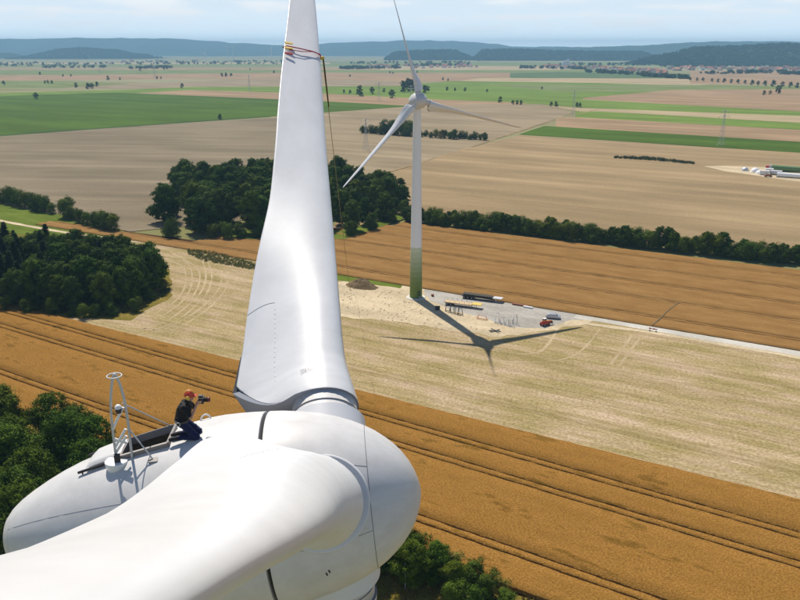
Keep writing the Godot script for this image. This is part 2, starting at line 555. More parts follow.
	mats.meadow = field_mat(field_tex(55, [0.5, 0.5, 0.3, 0.2], Color(0.32, 0.40, 0.13), Color(0.52, 0.56, 0.24)), patch_green, Color(1, 1, 1), 5.0)
	mats.gravel = field_mat(field_tex(57, [0.5, 0.5, 0.4, 0.0], Color(0.62, 0.60, 0.57), Color(0.82, 0.80, 0.76), 9.0, 512, 0.1, Color(0.4, 0.37, 0.33)), patch, Color(1, 1, 1))
	mats.sand = field_mat(field_tex(59, [0.4, 0.6, 0.5, 0.0], Color(0.74, 0.66, 0.53), Color(0.93, 0.87, 0.75), 9.0, 512, 0.12, Color(0.5, 0.47, 0.3)), patch, Color(1, 1, 1), 4.0)
	mats.pale_gravel = field_mat(field_tex(58, [0.5, 0.5, 0.4, 0.0], Color(0.72, 0.70, 0.66), Color(0.92, 0.90, 0.86), 9.0, 512, 0.1, Color(0.5, 0.47, 0.42)), patch, Color(1, 1, 1))
	mats.worn = field_mat(field_tex(60, [0.5, 0.6, 0.4, 0.0], Color(0.66, 0.58, 0.45), Color(0.86, 0.78, 0.64), 9.0, 512, 0.12, Color(0.5, 0.47, 0.3)), patch, Color(1, 1, 1), 4.0)
	mats.dirt = field_mat(field_tex(61, [0.8, 0.6, 0.3, 0.0], Color(0.34, 0.28, 0.20), Color(0.62, 0.54, 0.42)), null, Color(1, 1, 1), 8.0)

func tinted(r: float, g: float, b: float, smooth_one := false, green := false) -> StandardMaterial3D:
	return field_mat(mats.smooth_tex if smooth_one else mats.neutral_tex, mats.patch_green if green else mats.patch, lin(minf(r / 0.62, 1.0), minf(g / 0.62, 1.0), minf(b / 0.62, 1.0)))

# ---------------------------------------------------------------- land
func make_land() -> void:
	# the plain, out to the horizon
	var far_poly := PackedVector2Array([Vector2(-15000, 2000), Vector2(15000, 2000), Vector2(15000, -17000), Vector2(-15000, -17000)])
	struct(sheet(far_poly, -0.05, 900.0, 5200.0, Vector2(0.94, 0.34)), "ground", tinted(0.27, 0.25, 0.15, true, true))
	# --- far fields, laid from the back to the front
	var tan := tinted(0.335, 0.245, 0.135); var pink := tinted(0.35, 0.24, 0.14); var pale := tinted(0.43, 0.34, 0.20)
	var lime := tinted(0.145, 0.215, 0.035, true); var green := tinted(0.066, 0.118, 0.010, true); var deep := tinted(0.05, 0.09, 0.02, true)
	var soft := tinted(0.19, 0.22, 0.09, true, true); var mauve := tinted(0.235, 0.19, 0.125); var grey := tinted(0.31, 0.245, 0.155); var dusk := tinted(0.10, 0.15, 0.06, true)
	var y := 0.0
	var fields := [
		[soft, "meadow", [Vector2(-3615.7, -4205.5), Vector2(4132.2, -4205.5), Vector2(5509.6, -5615.8), Vector2(-4820.9, -5615.8)]],
		[pale, "stubble_field", [Vector2(-3989.7, -4643.2), Vector2(-413.2, -4809.9), Vector2(-462.8, -5390.1), Vector2(-4628.0, -5390.1)]],
		[tan, "stubble_field", [Vector2(-2892.5, -3359.4), Vector2(629.7, -3198.2), Vector2(755.6, -3842.9), Vector2(-3213.9, -3735.4)]],
		[pale, "stubble_field", [Vector2(-82.6, -3359.4), Vector2(645.0, -3276.8), Vector2(826.4, -4205.5), Vector2(-103.3, -4205.5)]],
		[soft, "meadow", [Vector2(-2314.0, -2682.5), Vector2(0.0, -2578.3), Vector2(901.6, -3051.7), Vector2(991.7, -3359.4), Vector2(-2892.5, -3359.4)]],
		[pink, "stubble_field", [Vector2(-1753.0, -2026.1), Vector2(-570.0, -2309.0), Vector2(180.8, -2090.2), Vector2(708.4, -2392.4), Vector2(862.4, -2917.9), Vector2(-367.3, -2983.3), Vector2(-1124.0, -2682.5), Vector2(-2314.0, -2682.5)]],
		[dusk, "meadow", [Vector2(324.7, -2392.4), Vector2(826.4, -2231.2), Vector2(1033.0, -2795.3), Vector2(601.0, -3051.7), Vector2(395.3, -2917.9)]],
		[pale, "stubble_field", [Vector2(97.2, -1965.7), Vector2(708.4, -1908.8), Vector2(991.7, -2231.2), Vector2(869.9, -2349.9), Vector2(236.1, -2392.4)]],
		[pink, "stubble_field", [Vector2(704.9, -1965.7), Vector2(1377.4, -1855.1), Vector2(2253.9, -3051.7), Vector2(1169.1, -3276.8)]],
		[soft, "meadow", [Vector2(-1607.0, -1855.1), Vector2(-1807.8, -2090.2), Vector2(-906.4, -2158.4), Vector2(-656.3, -1965.7), Vector2(-739.4, -1756.1)]],
		[grey, "stubble_field", [Vector2(-739.4, -1756.1), Vector2(-656.3, -1965.7), Vector2(-354.2, -2392.4), Vector2(51.7, -2090.2), Vector2(39.4, -1586.5), Vector2(-445.0, -1710.5)]],
		[lime, "green_field", [Vector2(-1205.2, -1385.0), Vector2(-768.8, -1549.0), Vector2(-578.5, -1667.1), Vector2(-469.1, -1804.3), Vector2(0.0, -1855.1), Vector2(133.3, -2158.4), Vector2(500.9, -2026.1), Vector2(782.9, -1756.1), Vector2(551.0, -1586.5), Vector2(308.6, -1356.2), Vector2(187.1, -1252.0), Vector2(81.0, -1302.1), Vector2(-128.6, -1479.0), Vector2(-393.5, -1586.5), Vector2(-635.7, -1276.5)]],
		[soft, "meadow", [Vector2(194.5, -1965.7), Vector2(708.4, -1908.8), Vector2(1239.7, -1667.1), Vector2(1101.9, -1479.0), Vector2(826.4, -1667.1), Vector2(564.4, -1625.8), Vector2(314.8, -1586.5)]],
		[pink, "stubble_field", [Vector2(-525.9, -1513.2), Vector2(-433.9, -1667.1), Vector2(-131.5, -1513.2), Vector2(82.6, -1328.6), Vector2(202.7, -1252.0), Vector2(110.2, -1103.0), Vector2(0.0, -1183.6), Vector2(-264.5, -1328.6)]],
		[green, "green_field", [Vector2(-933.1, -1066.6), Vector2(-718.6, -1446.3), Vector2(-544.5, -1567.5), Vector2(-359.3, -1446.3), Vector2(-112.3, -1289.2), Vector2(16.2, -1183.6), Vector2(-80.6, -1075.5), Vector2(-160.4, -985.1), Vector2(-275.5, -877.3), Vector2(-330.6, -820.9), Vector2(-384.4, -761.9), Vector2(-578.5, -651.7)]],
		[deep, "green_field", [Vector2(-391.2, -775.9), Vector2(-334.8, -831.6), Vector2(-279.2, -889.5), Vector2(-162.8, -1000.4), Vector2(-160.4, -985.1), Vector2(-274.7, -874.9), Vector2(-328.5, -815.7), Vector2(-382.2, -757.3)]],
		[pink, "stubble_field", [Vector2(315.1, -1385.0), Vector2(562.0, -1667.1), Vector2(847.6, -1710.5), Vector2(1167.8, -1446.3), Vector2(706.8, -865.5), Vector2(533.2, -1066.6), Vector2(302.5, -1328.6)]],
		[lime, "green_field", [Vector2(187.1, -1252.0), Vector2(263.1, -1356.2), Vector2(305.5, -1342.3), Vector2(537.5, -1075.5), Vector2(706.8, -865.5), Vector2(671.5, -820.9), Vector2(500.9, -1000.4), Vector2(260.8, -1141.9), Vector2(214.3, -1228.3)]],
		[pale, "stubble_field", [Vector2(210.4, -1205.5), Vector2(260.8, -1141.9), Vector2(500.9, -1000.4), Vector2(671.5, -820.9), Vector2(603.6, -735.4), Vector2(452.8, -902.1), Vector2(243.9, -1066.6)]],
		[lime, "green_field", [Vector2(235.2, -1075.5), Vector2(268.8, -1075.5), Vector2(452.8, -902.1), Vector2(603.6, -735.4), Vector2(553.8, -672.6), Vector2(413.2, -820.9), Vector2(212.7, -970.2)]],
		[pink, "stubble_field", [Vector2(192.4, -985.1), Vector2(220.4, -977.6), Vector2(413.2, -820.9), Vector2(559.6, -679.9), Vector2(479.6, -579.2), Vector2(357.4, -706.6), Vector2(167.4, -853.9)]],
		[green, "green_field", [Vector2(116.4, -775.9), Vector2(156.6, -865.5), Vector2(359.3, -710.6), Vector2(483.9, -584.6), Vector2(436.7, -525.1), Vector2(320.9, -632.0)]],
		[grey, "stubble_field", [Vector2(15.9, -1162.4), Vector2(122.4, -1228.3), Vector2(210.4, -1205.5), Vector2(233.3, -1066.6), Vector2(186.8, -955.8), Vector2(59.6, -672.6), Vector2(-16.4, -512.0), Vector2(-41.3, -458.3), Vector2(-160.4, -985.1), Vector2(-80.6, -1075.5)]],
		[mauve, "ploughed_field", [Vector2(-572.8, -645.0), Vector2(-382.2, -757.3), Vector2(-328.5, -815.7), Vector2(-273.7, -871.4), Vector2(-158.0, -970.2), Vector2(-112.7, -1000.4), Vector2(-35.4, -458.3), Vector2(-50.1, -385.0), Vector2(-122.6, -346.7), Vector2(-210.6, -405.9), Vector2(-503.0, -563.4)]],
		[tan, "stubble_field", [Vector2(436.7, -525.1), Vector2(320.9, -632.0), Vector2(115.0, -766.5), Vector2(59.0, -665.5), Vector2(-13.1, -512.0), Vector2(-32.1, -350.8), Vector2(4.9, -375.3), Vector2(88.4, -336.8), Vector2(155.9, -294.1), Vector2(222.0, -254.5)]],
	]
	for f in fields:
		y += 0.008
		var dir := ROW_U if f[0] != mauve else Vector2(0.99, 0.12)
		var o := struct(sheet(PackedVector2Array(f[2]), y, 60.0, 420.0, dir), f[1], f[0])
	# faint wheel lanes in the field beyond the hedge
	y += 0.004
	for k in 3:
		struct(strip([W(-260, 352 + k * 44), W(-100, 352 + k * 44), W(80, 350 + k * 44)], 0.9, y, 8.0), "wheel_lane", pink)
	# track between the fields
	struct(strip(smooth_path([Vector2(-18.2, -507.8), Vector2(59.3, -669.1), Vector2(184.2, -941.8), Vector2(280.1, -1122.1)], 8.0), 2.6, y + 0.004), "farm_track", tan)
	# --- golden wheat between hedge and turbine: standing crop with lanes
	struct(sheet(PackedVector2Array([W(-330, 226), W(200, 225), W(200, 319), W(-178, 319), W(-185, 299), W(-203, 281), W(-221, 258), W(-238, 241), W(-330, 235.5)]), 0.22, 30.0, 260.0), "soil", mats.soil)
	var lanes2 := [236.0, 254.0, 272.5, 291.0, 308.0]
	var lo := 227.0
	for k in lanes2.size() + 1:
		var hi: float = lanes2[k] - 0.92 if k < lanes2.size() else 318.0
		wheat_strip(lo, hi, [-330.0, -240.0, -225.0, -205.0, -190.0, -182.0][k], 190.0, 0.22, 0.26, mats.gold, 0.0, 30.0)
		if k < lanes2.size():
			wheat_strip(lanes2[k] - 0.65, lanes2[k] + 0.65, [-326.0, -236.0, -221.0, -200.0, -186.0][k], 190.0, 0.22, 0.26, mats.gold, 0.0, 30.0)
			lo = lanes2[k] + 0.92
	struct(strip(smooth_path([Vector2(75.2, -219.2), Vector2(80.8, -227.4), Vector2(84.5, -233.1), Vector2(91.0, -241.8)], 1.0), 0.45, 0.62, 6.0, 0.9, 6), "wheel_lane", mats.dirt)
	# --- pale stubble with the turbine pad
	struct(sheet(ragged(PackedVector2Array([W(-300, 143.5), W(190, 143.5), W(190, 227), W(-200, 227), W(-262, 232), W(-300, 225)]), 6.0, 0.5, 4), 0.23, 44.0, 70.0), "stubble_field", mats.stubble)
	struct(sheet(ragged(PackedVector2Array([Vector2(-22.1, -266.6), Vector2(-9.9, -265.3), Vector2(0.7, -260.4), Vector2(13.7, -255.7), Vector2(26.6, -246.6), Vector2(44.7, -236.1), Vector2(61.7, -227.4), Vector2(47.1, -215.7), Vector2(28.7, -209.8), Vector2(14.8, -216.5), Vector2(-3.0, -223.6), Vector2(-17.0, -227.4), Vector2(-25.4, -235.1)]), 2.5, 1.6, 7), 0.238, 9.0, 60.0), "bare_earth", mats.sand)
	struct(sheet(ragged(PackedVector2Array([Vector2(8.3, -256.8), Vector2(17.2, -256.8), Vector2(33.5, -248.8), Vector2(46.8, -239.2), Vector2(61.4, -231.2), Vector2(61.4, -226.4), Vector2(50.4, -223.6), Vector2(43.0, -217.4), Vector2(32.7, -218.3), Vector2(26.1, -226.4), Vector2(17.3, -233.1), Vector2(10.5, -243.4)]), 2.0, 0.7, 9), 0.246, 8.0, 50.0), "gravel_pad", mats.gravel)
	struct(strip(smooth_path([Vector2(54.3, -228.8), Vector2(71.6, -219.2), Vector2(91.0, -207.8), Vector2(108.6, -197.1), Vector2(138.6, -177.4)], 4.0), 4.6, 0.252, 8.0, 0.25, 3), "gravel_track", mats.pale_gravel)
	struct(strip(smooth_path([Vector2(48.8, -224.6), Vector2(70.5, -215.2), Vector2(89.8, -204.6), Vector2(107.2, -194.2), Vector2(136.9, -175.0)], 2.0), 2.0, 0.242, 9.0, 0.8, 5), "bare_earth", mats.sand)
	# wheel marks in the stubble
	for q in [[Vector2(-77.1, -300.2), Vector2(-69.1, -275.6), Vector2(-65.6, -254.5), Vector2(-65.9, -239.2), Vector2(-68.1, -223.6), Vector2(-73.3, -214.8)], [Vector2(-79.4, -301.8), Vector2(-71.3, -275.6), Vector2(-67.9, -255.7), Vector2(-68.4, -240.2), Vector2(-70.8, -224.6), Vector2(-76.5, -215.7)],
			[Vector2(-102.3, -309.9), Vector2(-83.8, -294.1), Vector2(-74.7, -269.1), Vector2(-71.4, -245.5), Vector2(-74.0, -227.4)], [Vector2(-102.9, -306.6), Vector2(-84.9, -289.6), Vector2(-76.6, -267.8), Vector2(-73.7, -245.5), Vector2(-77.4, -228.3)],
			[Vector2(-64.0, -279.7), Vector2(-60.4, -259.2), Vector2(-60.5, -241.3), Vector2(-62.9, -227.4), Vector2(-66.8, -214.8)], [Vector2(-66.6, -281.1), Vector2(-62.8, -260.4), Vector2(-63.0, -242.3), Vector2(-65.3, -228.3), Vector2(-69.7, -215.7)], [Vector2(-94.1, -309.9), Vector2(-77.3, -285.3), Vector2(-71.0, -264.1), Vector2(-68.9, -243.4)], [Vector2(-83.8, -220.0), Vector2(-73.8, -216.5), Vector2(-60.7, -211.5)],
			[Vector2(-97.5, -294.1), Vector2(-84.8, -274.3), Vector2(-78.6, -252.2), Vector2(-78.9, -233.1)], [Vector2(67.0, -211.5), Vector2(61.2, -200.4), Vector2(54.9, -189.0)], [Vector2(68.9, -209.8), Vector2(62.9, -198.9), Vector2(57.1, -188.3)],
			[Vector2(48.1, -220.9), Vector2(38.3, -198.9), Vector2(27.4, -198.9), Vector2(11.4, -208.2)], [Vector2(59.0, -216.5), Vector2(45.6, -194.6), Vector2(27.8, -191.7), Vector2(8.2, -198.9)]]:
		struct(strip(smooth_path(q, 1.2), 0.6, 0.234, 9.0, 1.2, 3), "wheel_mark", mats.worn)
	struct(strip([W(-300, 144.7), W(-150, 144.7), W(0, 144.7), W(190, 144.7)], 1.3, 0.236, 9.0), "field_margin", mats.worn)
	# --- near wheat: standing crop cut by pairs of wheel lanes
	struct(sheet(PackedVector2Array([W(-300, 92), W(190, 92), W(190, 144), W(-300, 144)]), 0.05, 12.0, 90.0), "soil", mats.soil)
	var lanes := [105.4, 126.2, 134.9]
	var edge := 95.0
	for k in 4:
		var top: float = lanes[k] - 1.20 if k < 3 else 144.0
		wheat_strip(edge, top, -300.0, 190.0, 0.05, 0.78, mats.wheat, 0.032 if k > 0 else 0.0, 22.0, 0.032 if k < 3 else 0.0)
		if k < 3:
			wheat_strip(lanes[k] - 0.76, lanes[k] + 0.76, -300.0, 190.0, 0.05, 0.78, mats.wheat, 0.032, 22.0, 0.032)
			edge = lanes[k] + 1.20
	# --- rough grass round the turbine, under the trees
	struct(sheet(ragged(PackedVector2Array([W(-300, 20), W(190, -20), W(190, 95), W(-300, 95)]), 5.0, 0.6, 12), 0.07, 9.0, 70.0), "grass_ground", mats.dry_grass)
	# --- meadow, path and field margins on the left
	struct(sheet(ragged(PackedVector2Array([Vector2(-320.7, -479.9), Vector2(-214.7, -414.3), Vector2(-170.3, -385.0), Vector2(-122.8, -344.7), Vector2(-114.6, -338.7), Vector2(-113.0, -325.5), Vector2(-130.7, -320.1), Vector2(-181.6, -346.7), Vector2(-265.3, -392.6)]), 6.0, 0.8, 14), 0.24, 12.0, 80.0), "meadow", mats.meadow)
	struct(strip(smooth_path([Vector2(-240.6, -403.2), Vector2(-193.3, -370.6), Vector2(-154.4, -346.7), Vector2(-126.8, -332.9), Vector2(-107.1, -325.5)], 4.0), 2.6, 0.25, 8.0, 0.3, 8), "farm_track", mats.sand)
	struct(sheet(ragged(PackedVector2Array([Vector2(-79.9, -350.8), Vector2(-58.4, -348.8), Vector2(-27.2, -346.7), Vector2(0.0, -387.5), Vector2(1.9, -373.0), Vector2(-23.9, -331.0), Vector2(-55.4, -329.2), Vector2(-76.1, -332.9)]), 5.0, 0.8, 15), 0.52, 12.0, 80.0), "meadow", mats.meadow)
	struct(sheet(ragged(PackedVector2Array([Vector2(-26.5, -285.3), Vector2(-10.3, -275.6), Vector2(0.7, -264.1), Vector2(0.0, -258.0), Vector2(-12.0, -264.1), Vector2(-25.2, -269.1)]), 2.0, 0.7, 16), 0.256, 12.0, 80.0), "meadow", mats.meadow)
	# the wood floor
	struct(sheet(ragged(PackedVector2Array([Vector2(-283.3, -361.6), Vector2(-181.6, -346.7), Vector2(-122.3, -320.1), Vector2(-87.2, -282.5), Vector2(-76.6, -249.9), Vector2(-82.0, -223.6), Vector2(-104.8, -227.4), Vector2(-126.7, -234.1), Vector2(-206.6, -256.8)]), 5.0, 1.2, 17), 0.26, 9.0, 60.0), "grass_ground", mats.dry_grass)

# standing crop between two row offsets; the edges drift by slope per metre along the rows
func wheat_strip(v0: float, v1: float, u0: float, u1: float, ground: float, tall: float, mat: Material, slope0: float, scale: float, slope1 := 0.0) -> void:
	var mb := MB.new()
	var f := noise(int(v0 * 10.0), 0.35, 2)
	var step := 1.5
	var n := int((u1 - u0) / step)
	var across := maxi(1, mini(6, int((v1 - v0) / 2.0)))
	for i in n + 1:
		var u := u0 + step * i
		var a := v0 - slope0 * (u + 100.0) + f.get_noise_2d(u, 0.0) * 0.07
		var b := v1 - slope1 * (u + 100.0) + f.get_noise_2d(u, 90.0) * 0.07
		for j in across + 3:
			var side := j == 0 or j == across + 2
			var k := clampf(float(j - 1) / across, 0, 1)
			var v := lerpf(a, b, k)
			var p := W(u, v)
			var h := ground + (0.0 if side else tall + 0.10 * f.get_noise_2d(u * 0.6, v * 2.0 + 40.0))
			var nn := Vector3.UP
			if j <= 1: nn = Vector3(-ROW_V.x, 0.0 if side else 1.3, -ROW_V.y).normalized()
			elif j >= across + 1: nn = Vector3(ROW_V.x, 0.0 if side else 1.3, ROW_V.y).normalized()
			mb.vert(Vector3(p.x, h, p.y), nn, Vector2(u, v + (0.6 if side else 0.0)) / scale, Color.WHITE, Vector2(u * 0.35, v) / 60.0)
	var w := across + 3
	for i in n:
		for j in w - 1:
			var o := i * w + j
			mb.tri(o, o + 1, o + w + 1); mb.tri(o, o + w + 1, o + w)
	struct(mb.mesh(), "wheat_field", mat)

# ---------------------------------------------------------------- hills
func ridge(crest: Array, dist: float, half: float, called: String, mat: Material, sd: int, rough: float, trees := 0, wood_label := "") -> void:
	var mb := MB.new()
	var f := noise(sd, 0.0011, 5)
	var x0: float = crest[0].x; var x1: float = crest[crest.size() - 1].x
	var nx := 260; var nz := 14
	var hs := []
	for i in nx + 1:
		var x := lerpf(x0, x1, float(i) / nx)
		var h := 0.0
		for k in crest.size() - 1:
			if x >= crest[k].x and x <= crest[k + 1].x:
				var q: float = (x - crest[k].x) / (crest[k + 1].x - crest[k].x)
				h = lerpf(crest[k].y, crest[k + 1].y, q * q * (3.0 - 2.0 * q))
		hs.append(h)
	var ring := []
	for i in nx + 1:
		var x := lerpf(x0, x1, float(i) / nx)
		var row := []
		for j in nz + 1:
			var w := -1.0 + 2.0 * j / nz
			var bell := 0.5 + 0.5 * cos(w * PI)
			var z := -dist - w * half + f.get_noise_2d(x, 900.0) * half * 0.35
			var h: float = hs[i] * bell + rough * f.get_noise_2d(x * 1.4, z * 1.4) * bell
			row.append(Vector3(x, maxf(h, -2.0) - 1.0, z))
		ring.append(row)
	for i in nx + 1:
		for j in nz + 1:
			var a: Vector3 = ring[mini(i + 1, nx)][j] - ring[maxi(i - 1, 0)][j]
			var b: Vector3 = ring[i][mini(j + 1, nz)] - ring[i][maxi(j - 1, 0)]
			var nn := a.cross(b)
			if nn.y < 0: nn = -nn
			var p: Vector3 = ring[i][j]
			mb.vert(p, nn.normalized(), Vector2(p.x, p.z) / 900.0, Color.WHITE, Vector2(p.x, p.z) / 4200.0)
	for i in nx:
		for j in nz:
			var o := i * (nz + 1) + j
			mb.tri(o, o + 1, o + nz + 2); mb.tri(o, o + nz + 2, o + nz + 1)
	struct(mb.mesh(), called, mat)
	if trees == 0: return
	# canopy of the forest on the slope: uneven crowns
	var r := RandomNumberGenerator.new(); r.seed = sd
	var tuft := broadleaf(80 + sd, 26, 9, 0.9, Color(0.030, 0.055, 0.020), Color(0.060, 0.090, 0.032), 1.4, -0.6)
	var mm := MultiMesh.new(); mm.transform_format = MultiMesh.TRANSFORM_3D; mm.mesh = tuft.crown
	mm.instance_count = trees
	for t in trees:
		var i := r.randi() % nx; var j := 1 + r.randi() % (nz / 2 + 1)
		var p: Vector3 = ring[i][j].lerp(ring[i + 1][j + 1], r.randf()).lerp(ring[i + 1][j], r.randf() * 0.5)
		var q := r.randf_range(1.2, 2.2)
		mm.set_instance_transform(t, Transform3D(Basis(Vector3.UP, r.randf() * TAU).scaled(Vector3(q * 1.7, q, q * 1.7)), p - Vector3(0, 5.0, 0)))
	var o := MultiMeshInstance3D.new(); o.multimesh = mm; o.material_override = mats.leaf0[0]; o.name = numbered("hill_forest"); add_child(o)
	tag(o, wood_label, "forest", "", "stuff")

func make_hills() -> void:
	var forest := field_mat(mats.neutral_tex, mats.patch_green, lin(0.055, 0.085, 0.045))
	var forest2 := field_mat(mats.neutral_tex, mats.patch_green, lin(0.045, 0.075, 0.03))
	ridge([Vector2(-13995, 144), Vector2(-9376, 192), Vector2(-6809, 257), Vector2(-5275, 276), Vector2(-3914, 268), Vector2(-3406, 241), Vector2(-2728, 189), Vector2(-1877, 160), Vector2(-937, 200), Vector2(-256, 225), Vector2(341, 234), Vector2(1108, 215), Vector2(1535, 176), Vector2(1963, 136), Vector2(3415, 127), Vector2(4095, 152), Vector2(5459, 160), Vector2(8527, 176), Vector2(13659, 127)], 14000.0, 2800.0, "hills", forest, 5, 22.0)
	ridge([Vector2(899, 5), Vector2(1793, 103), Vector2(2560, 121), Vector2(3198, 146), Vector2(3962, 181), Vector2(4599, 188), Vector2(5498, 164), Vector2(7680, 127), Vector2(10274, 18)], 10500.0, 2200.0, "hills", forest, 15, 16.0)
	ridge([Vector2(1441, 22), Vector2(1606, 50), Vector2(1776, 88), Vector2(2002, 95), Vector2(2328, 109), Vector2(2688, 104), Vector2(3589, 79), Vector2(4203, 22)], 4900.0, 620.0, "hills", forest2, 25, 9.0, 5200, "dark forest covering the near hill behind the right village")
	ridge([Vector2(-3625, 4), Vector2(-3472, 46), Vector2(-3301, 83), Vector2(-3084, 97), Vector2(-2813, 79), Vector2(-2563, 37), Vector2(-2351, 4)], 8000.0, 600.0, "hills", forest2, 35, 4.0, 1800, "dark forest covering the small hill on the left plain")
	ridge([Vector2(-6020, 21), Vector2(-4609, 60), Vector2(-3968, 55), Vector2(-3874, 12)], 8200.0, 600.0, "hills", forest2, 36, 4.0)
	ridge([Vector2(-125, 15), Vector2(-33, 59), Vector2(166, 71), Vector2(457, 74), Vector2(549, 39), Vector2(600, 15)], 6800.0, 350.0, "hills", forest2, 37, 3.0, 1200, "dark forest on the low hill behind the far turbine")
	ridge([Vector2(598, 17), Vector2(677, 75), Vector2(967, 79), Vector2(1290, 67), Vector2(1935, 63), Vector2(2101, 17)], 6600.0, 420.0, "hills", forest2, 38, 4.0, 1800, "dark forest on the long low hill right of the turbine hub")

# ---------------------------------------------------------------- turbines
# one blade: span along +y, leading edge towards +x, flat sides towards +z and -z
# stations of a blade: radius, trailing edge, leading edge, thickness, twist (degrees)
const STATIONS := [[2.95, -2.5, 0.98, 2, 0], [3.2, -2.62, 0.94, 1.92, 0], [3.6, -2.7, 0.87, 1.78, 0], [4, -2.68, 0.79, 1.62, -1], [4.6, -2.6, 0.7, 1.44, -3], [5.5, -2.46, 0.66, 1.24, -7], [7.2, -2.28, 0.64, 1, -15], [9.5, -2, 0.62, 0.8, -24], [12, -1.66, 0.6, 0.65, -31], [15, -1.52, 0.58, 0.52, -39], [18, -1.42, 0.58, 0.43, -42], [22, -1.2, 0.58, 0.34, -43], [26, -0.94, 0.56, 0.26, -44], [30, -0.72, 0.48, 0.19, -44], [33.5, -0.52, 0.36, 0.12, -44], [35, -0.35, 0.22, 0.07, -44], [35.5, -0.1, 0.08, 0.03, -44]]

func blade_point(r: float, xc: float, top: bool, out := 0.0) -> Vector3:
	var si := 0
	while si < STATIONS.size() - 2 and r > STATIONS[si + 1][0]: si += 1
	var f := clampf((r - STATIONS[si][0]) / (STATIONS[si + 1][0] - STATIONS[si][0]), 0, 1)
	var ip := maxi(si - 1, 0); var jn := mini(si + 2, STATIONS.size() - 1)
	var g := [r, 0.0, 0.0, 0.0, 0.0]
	for c in range(1, 5): g[c] = cubic_interpolate(STATIONS[si][c], STATIONS[si + 1][c], STATIONS[ip][c], STATIONS[jn][c], f)
	var chord: float = g[2] - g[1]
	# thick rounded nose, straight tail with a blunt edge
	var th := 1.48 * sqrt(maxf(xc, 0.0)) - 0.63 * xc - 1.76 * xc * xc + 1.42 * xc * xc * xc - 0.51 * pow(xc, 4)
	th = maxf(th, 0.0) + 0.05 * xc
	var flat := (0.20 if top else 0.10) * smoothstep(0.5, 1.0, xc) * clampf((7.6 - r) / 3.2, 0, 1)
	var hollow := 0.10 * sin(PI * clampf((xc - 0.45) / 0.55, 0, 1)) * clampf((9.0 - r) / 6.0, 0, 1)
	var z: float = ((th - hollow) * g[3] * 0.98 + flat + out) * (1.0 if top else -1.0)
	var x: float = g[2] - xc * chord
	z -= 0.03 * chord * sin(PI * xc) * clampf((r - 3.2) / 4.0, 0, 1)
	if not top: x += 0.60 * pow(xc, 4) * clampf((5.6 - r) / 2.4, 0, 1)
	var tw := deg_to_rad(-g[4])
	# the inner end is cut back towards the trailing edge, more on the +z side
	var s := maxf(0.0, -x - 0.7)
	var cut := 2.95 + (0.35 if top else 0.05) * s * s
	return Vector3(x * cos(tw) + z * sin(tw), maxf(r, cut), -x * sin(tw) + z * cos(tw))

# one blade: span along +y, leading edge towards +x, flat sides towards +z and -z
func blade_mesh() -> Array:
	var m := 24
	var rings := []
	var n_sub := 5
	for si in STATIONS.size() - 1:
		for q in n_sub if si < STATIONS.size() - 2 else n_sub + 1:
			var r: float = lerpf(STATIONS[si][0], STATIONS[si + 1][0], float(q) / n_sub)
			var ring := PackedVector3Array()
			for k in m * 2:
				var top := k < m
				var a := PI * (k if top else k - m) / m
				ring.append(blade_point(r, 0.5 - 0.5 * cos(a) if top else 0.5 + 0.5 * cos(a), top))
			rings.append(ring)
	var mb := MB.new()
	mb.loft(rings)
	var skin := mb.mesh()
	# the inner end, closed by a plate with its shade put into the grey, standing a little proud of the trailing edge
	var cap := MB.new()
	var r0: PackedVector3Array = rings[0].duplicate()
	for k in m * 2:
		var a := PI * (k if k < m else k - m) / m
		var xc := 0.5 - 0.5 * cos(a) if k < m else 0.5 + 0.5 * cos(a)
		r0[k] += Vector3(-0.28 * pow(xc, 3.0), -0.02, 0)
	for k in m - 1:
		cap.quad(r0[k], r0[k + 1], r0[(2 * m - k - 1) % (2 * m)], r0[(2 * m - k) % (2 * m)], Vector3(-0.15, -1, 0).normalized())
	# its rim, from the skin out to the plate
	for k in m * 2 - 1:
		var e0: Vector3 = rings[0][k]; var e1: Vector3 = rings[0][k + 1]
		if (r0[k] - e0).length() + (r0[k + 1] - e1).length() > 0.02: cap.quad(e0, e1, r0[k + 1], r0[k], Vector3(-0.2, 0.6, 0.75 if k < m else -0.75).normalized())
	# added sheet of the same painted shade over the blunt trailing edge
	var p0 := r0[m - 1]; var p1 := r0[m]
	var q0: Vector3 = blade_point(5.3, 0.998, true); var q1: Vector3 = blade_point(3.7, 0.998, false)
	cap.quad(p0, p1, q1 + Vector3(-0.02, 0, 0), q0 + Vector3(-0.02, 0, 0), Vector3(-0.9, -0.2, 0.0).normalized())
	return [skin, cap.mesh()]

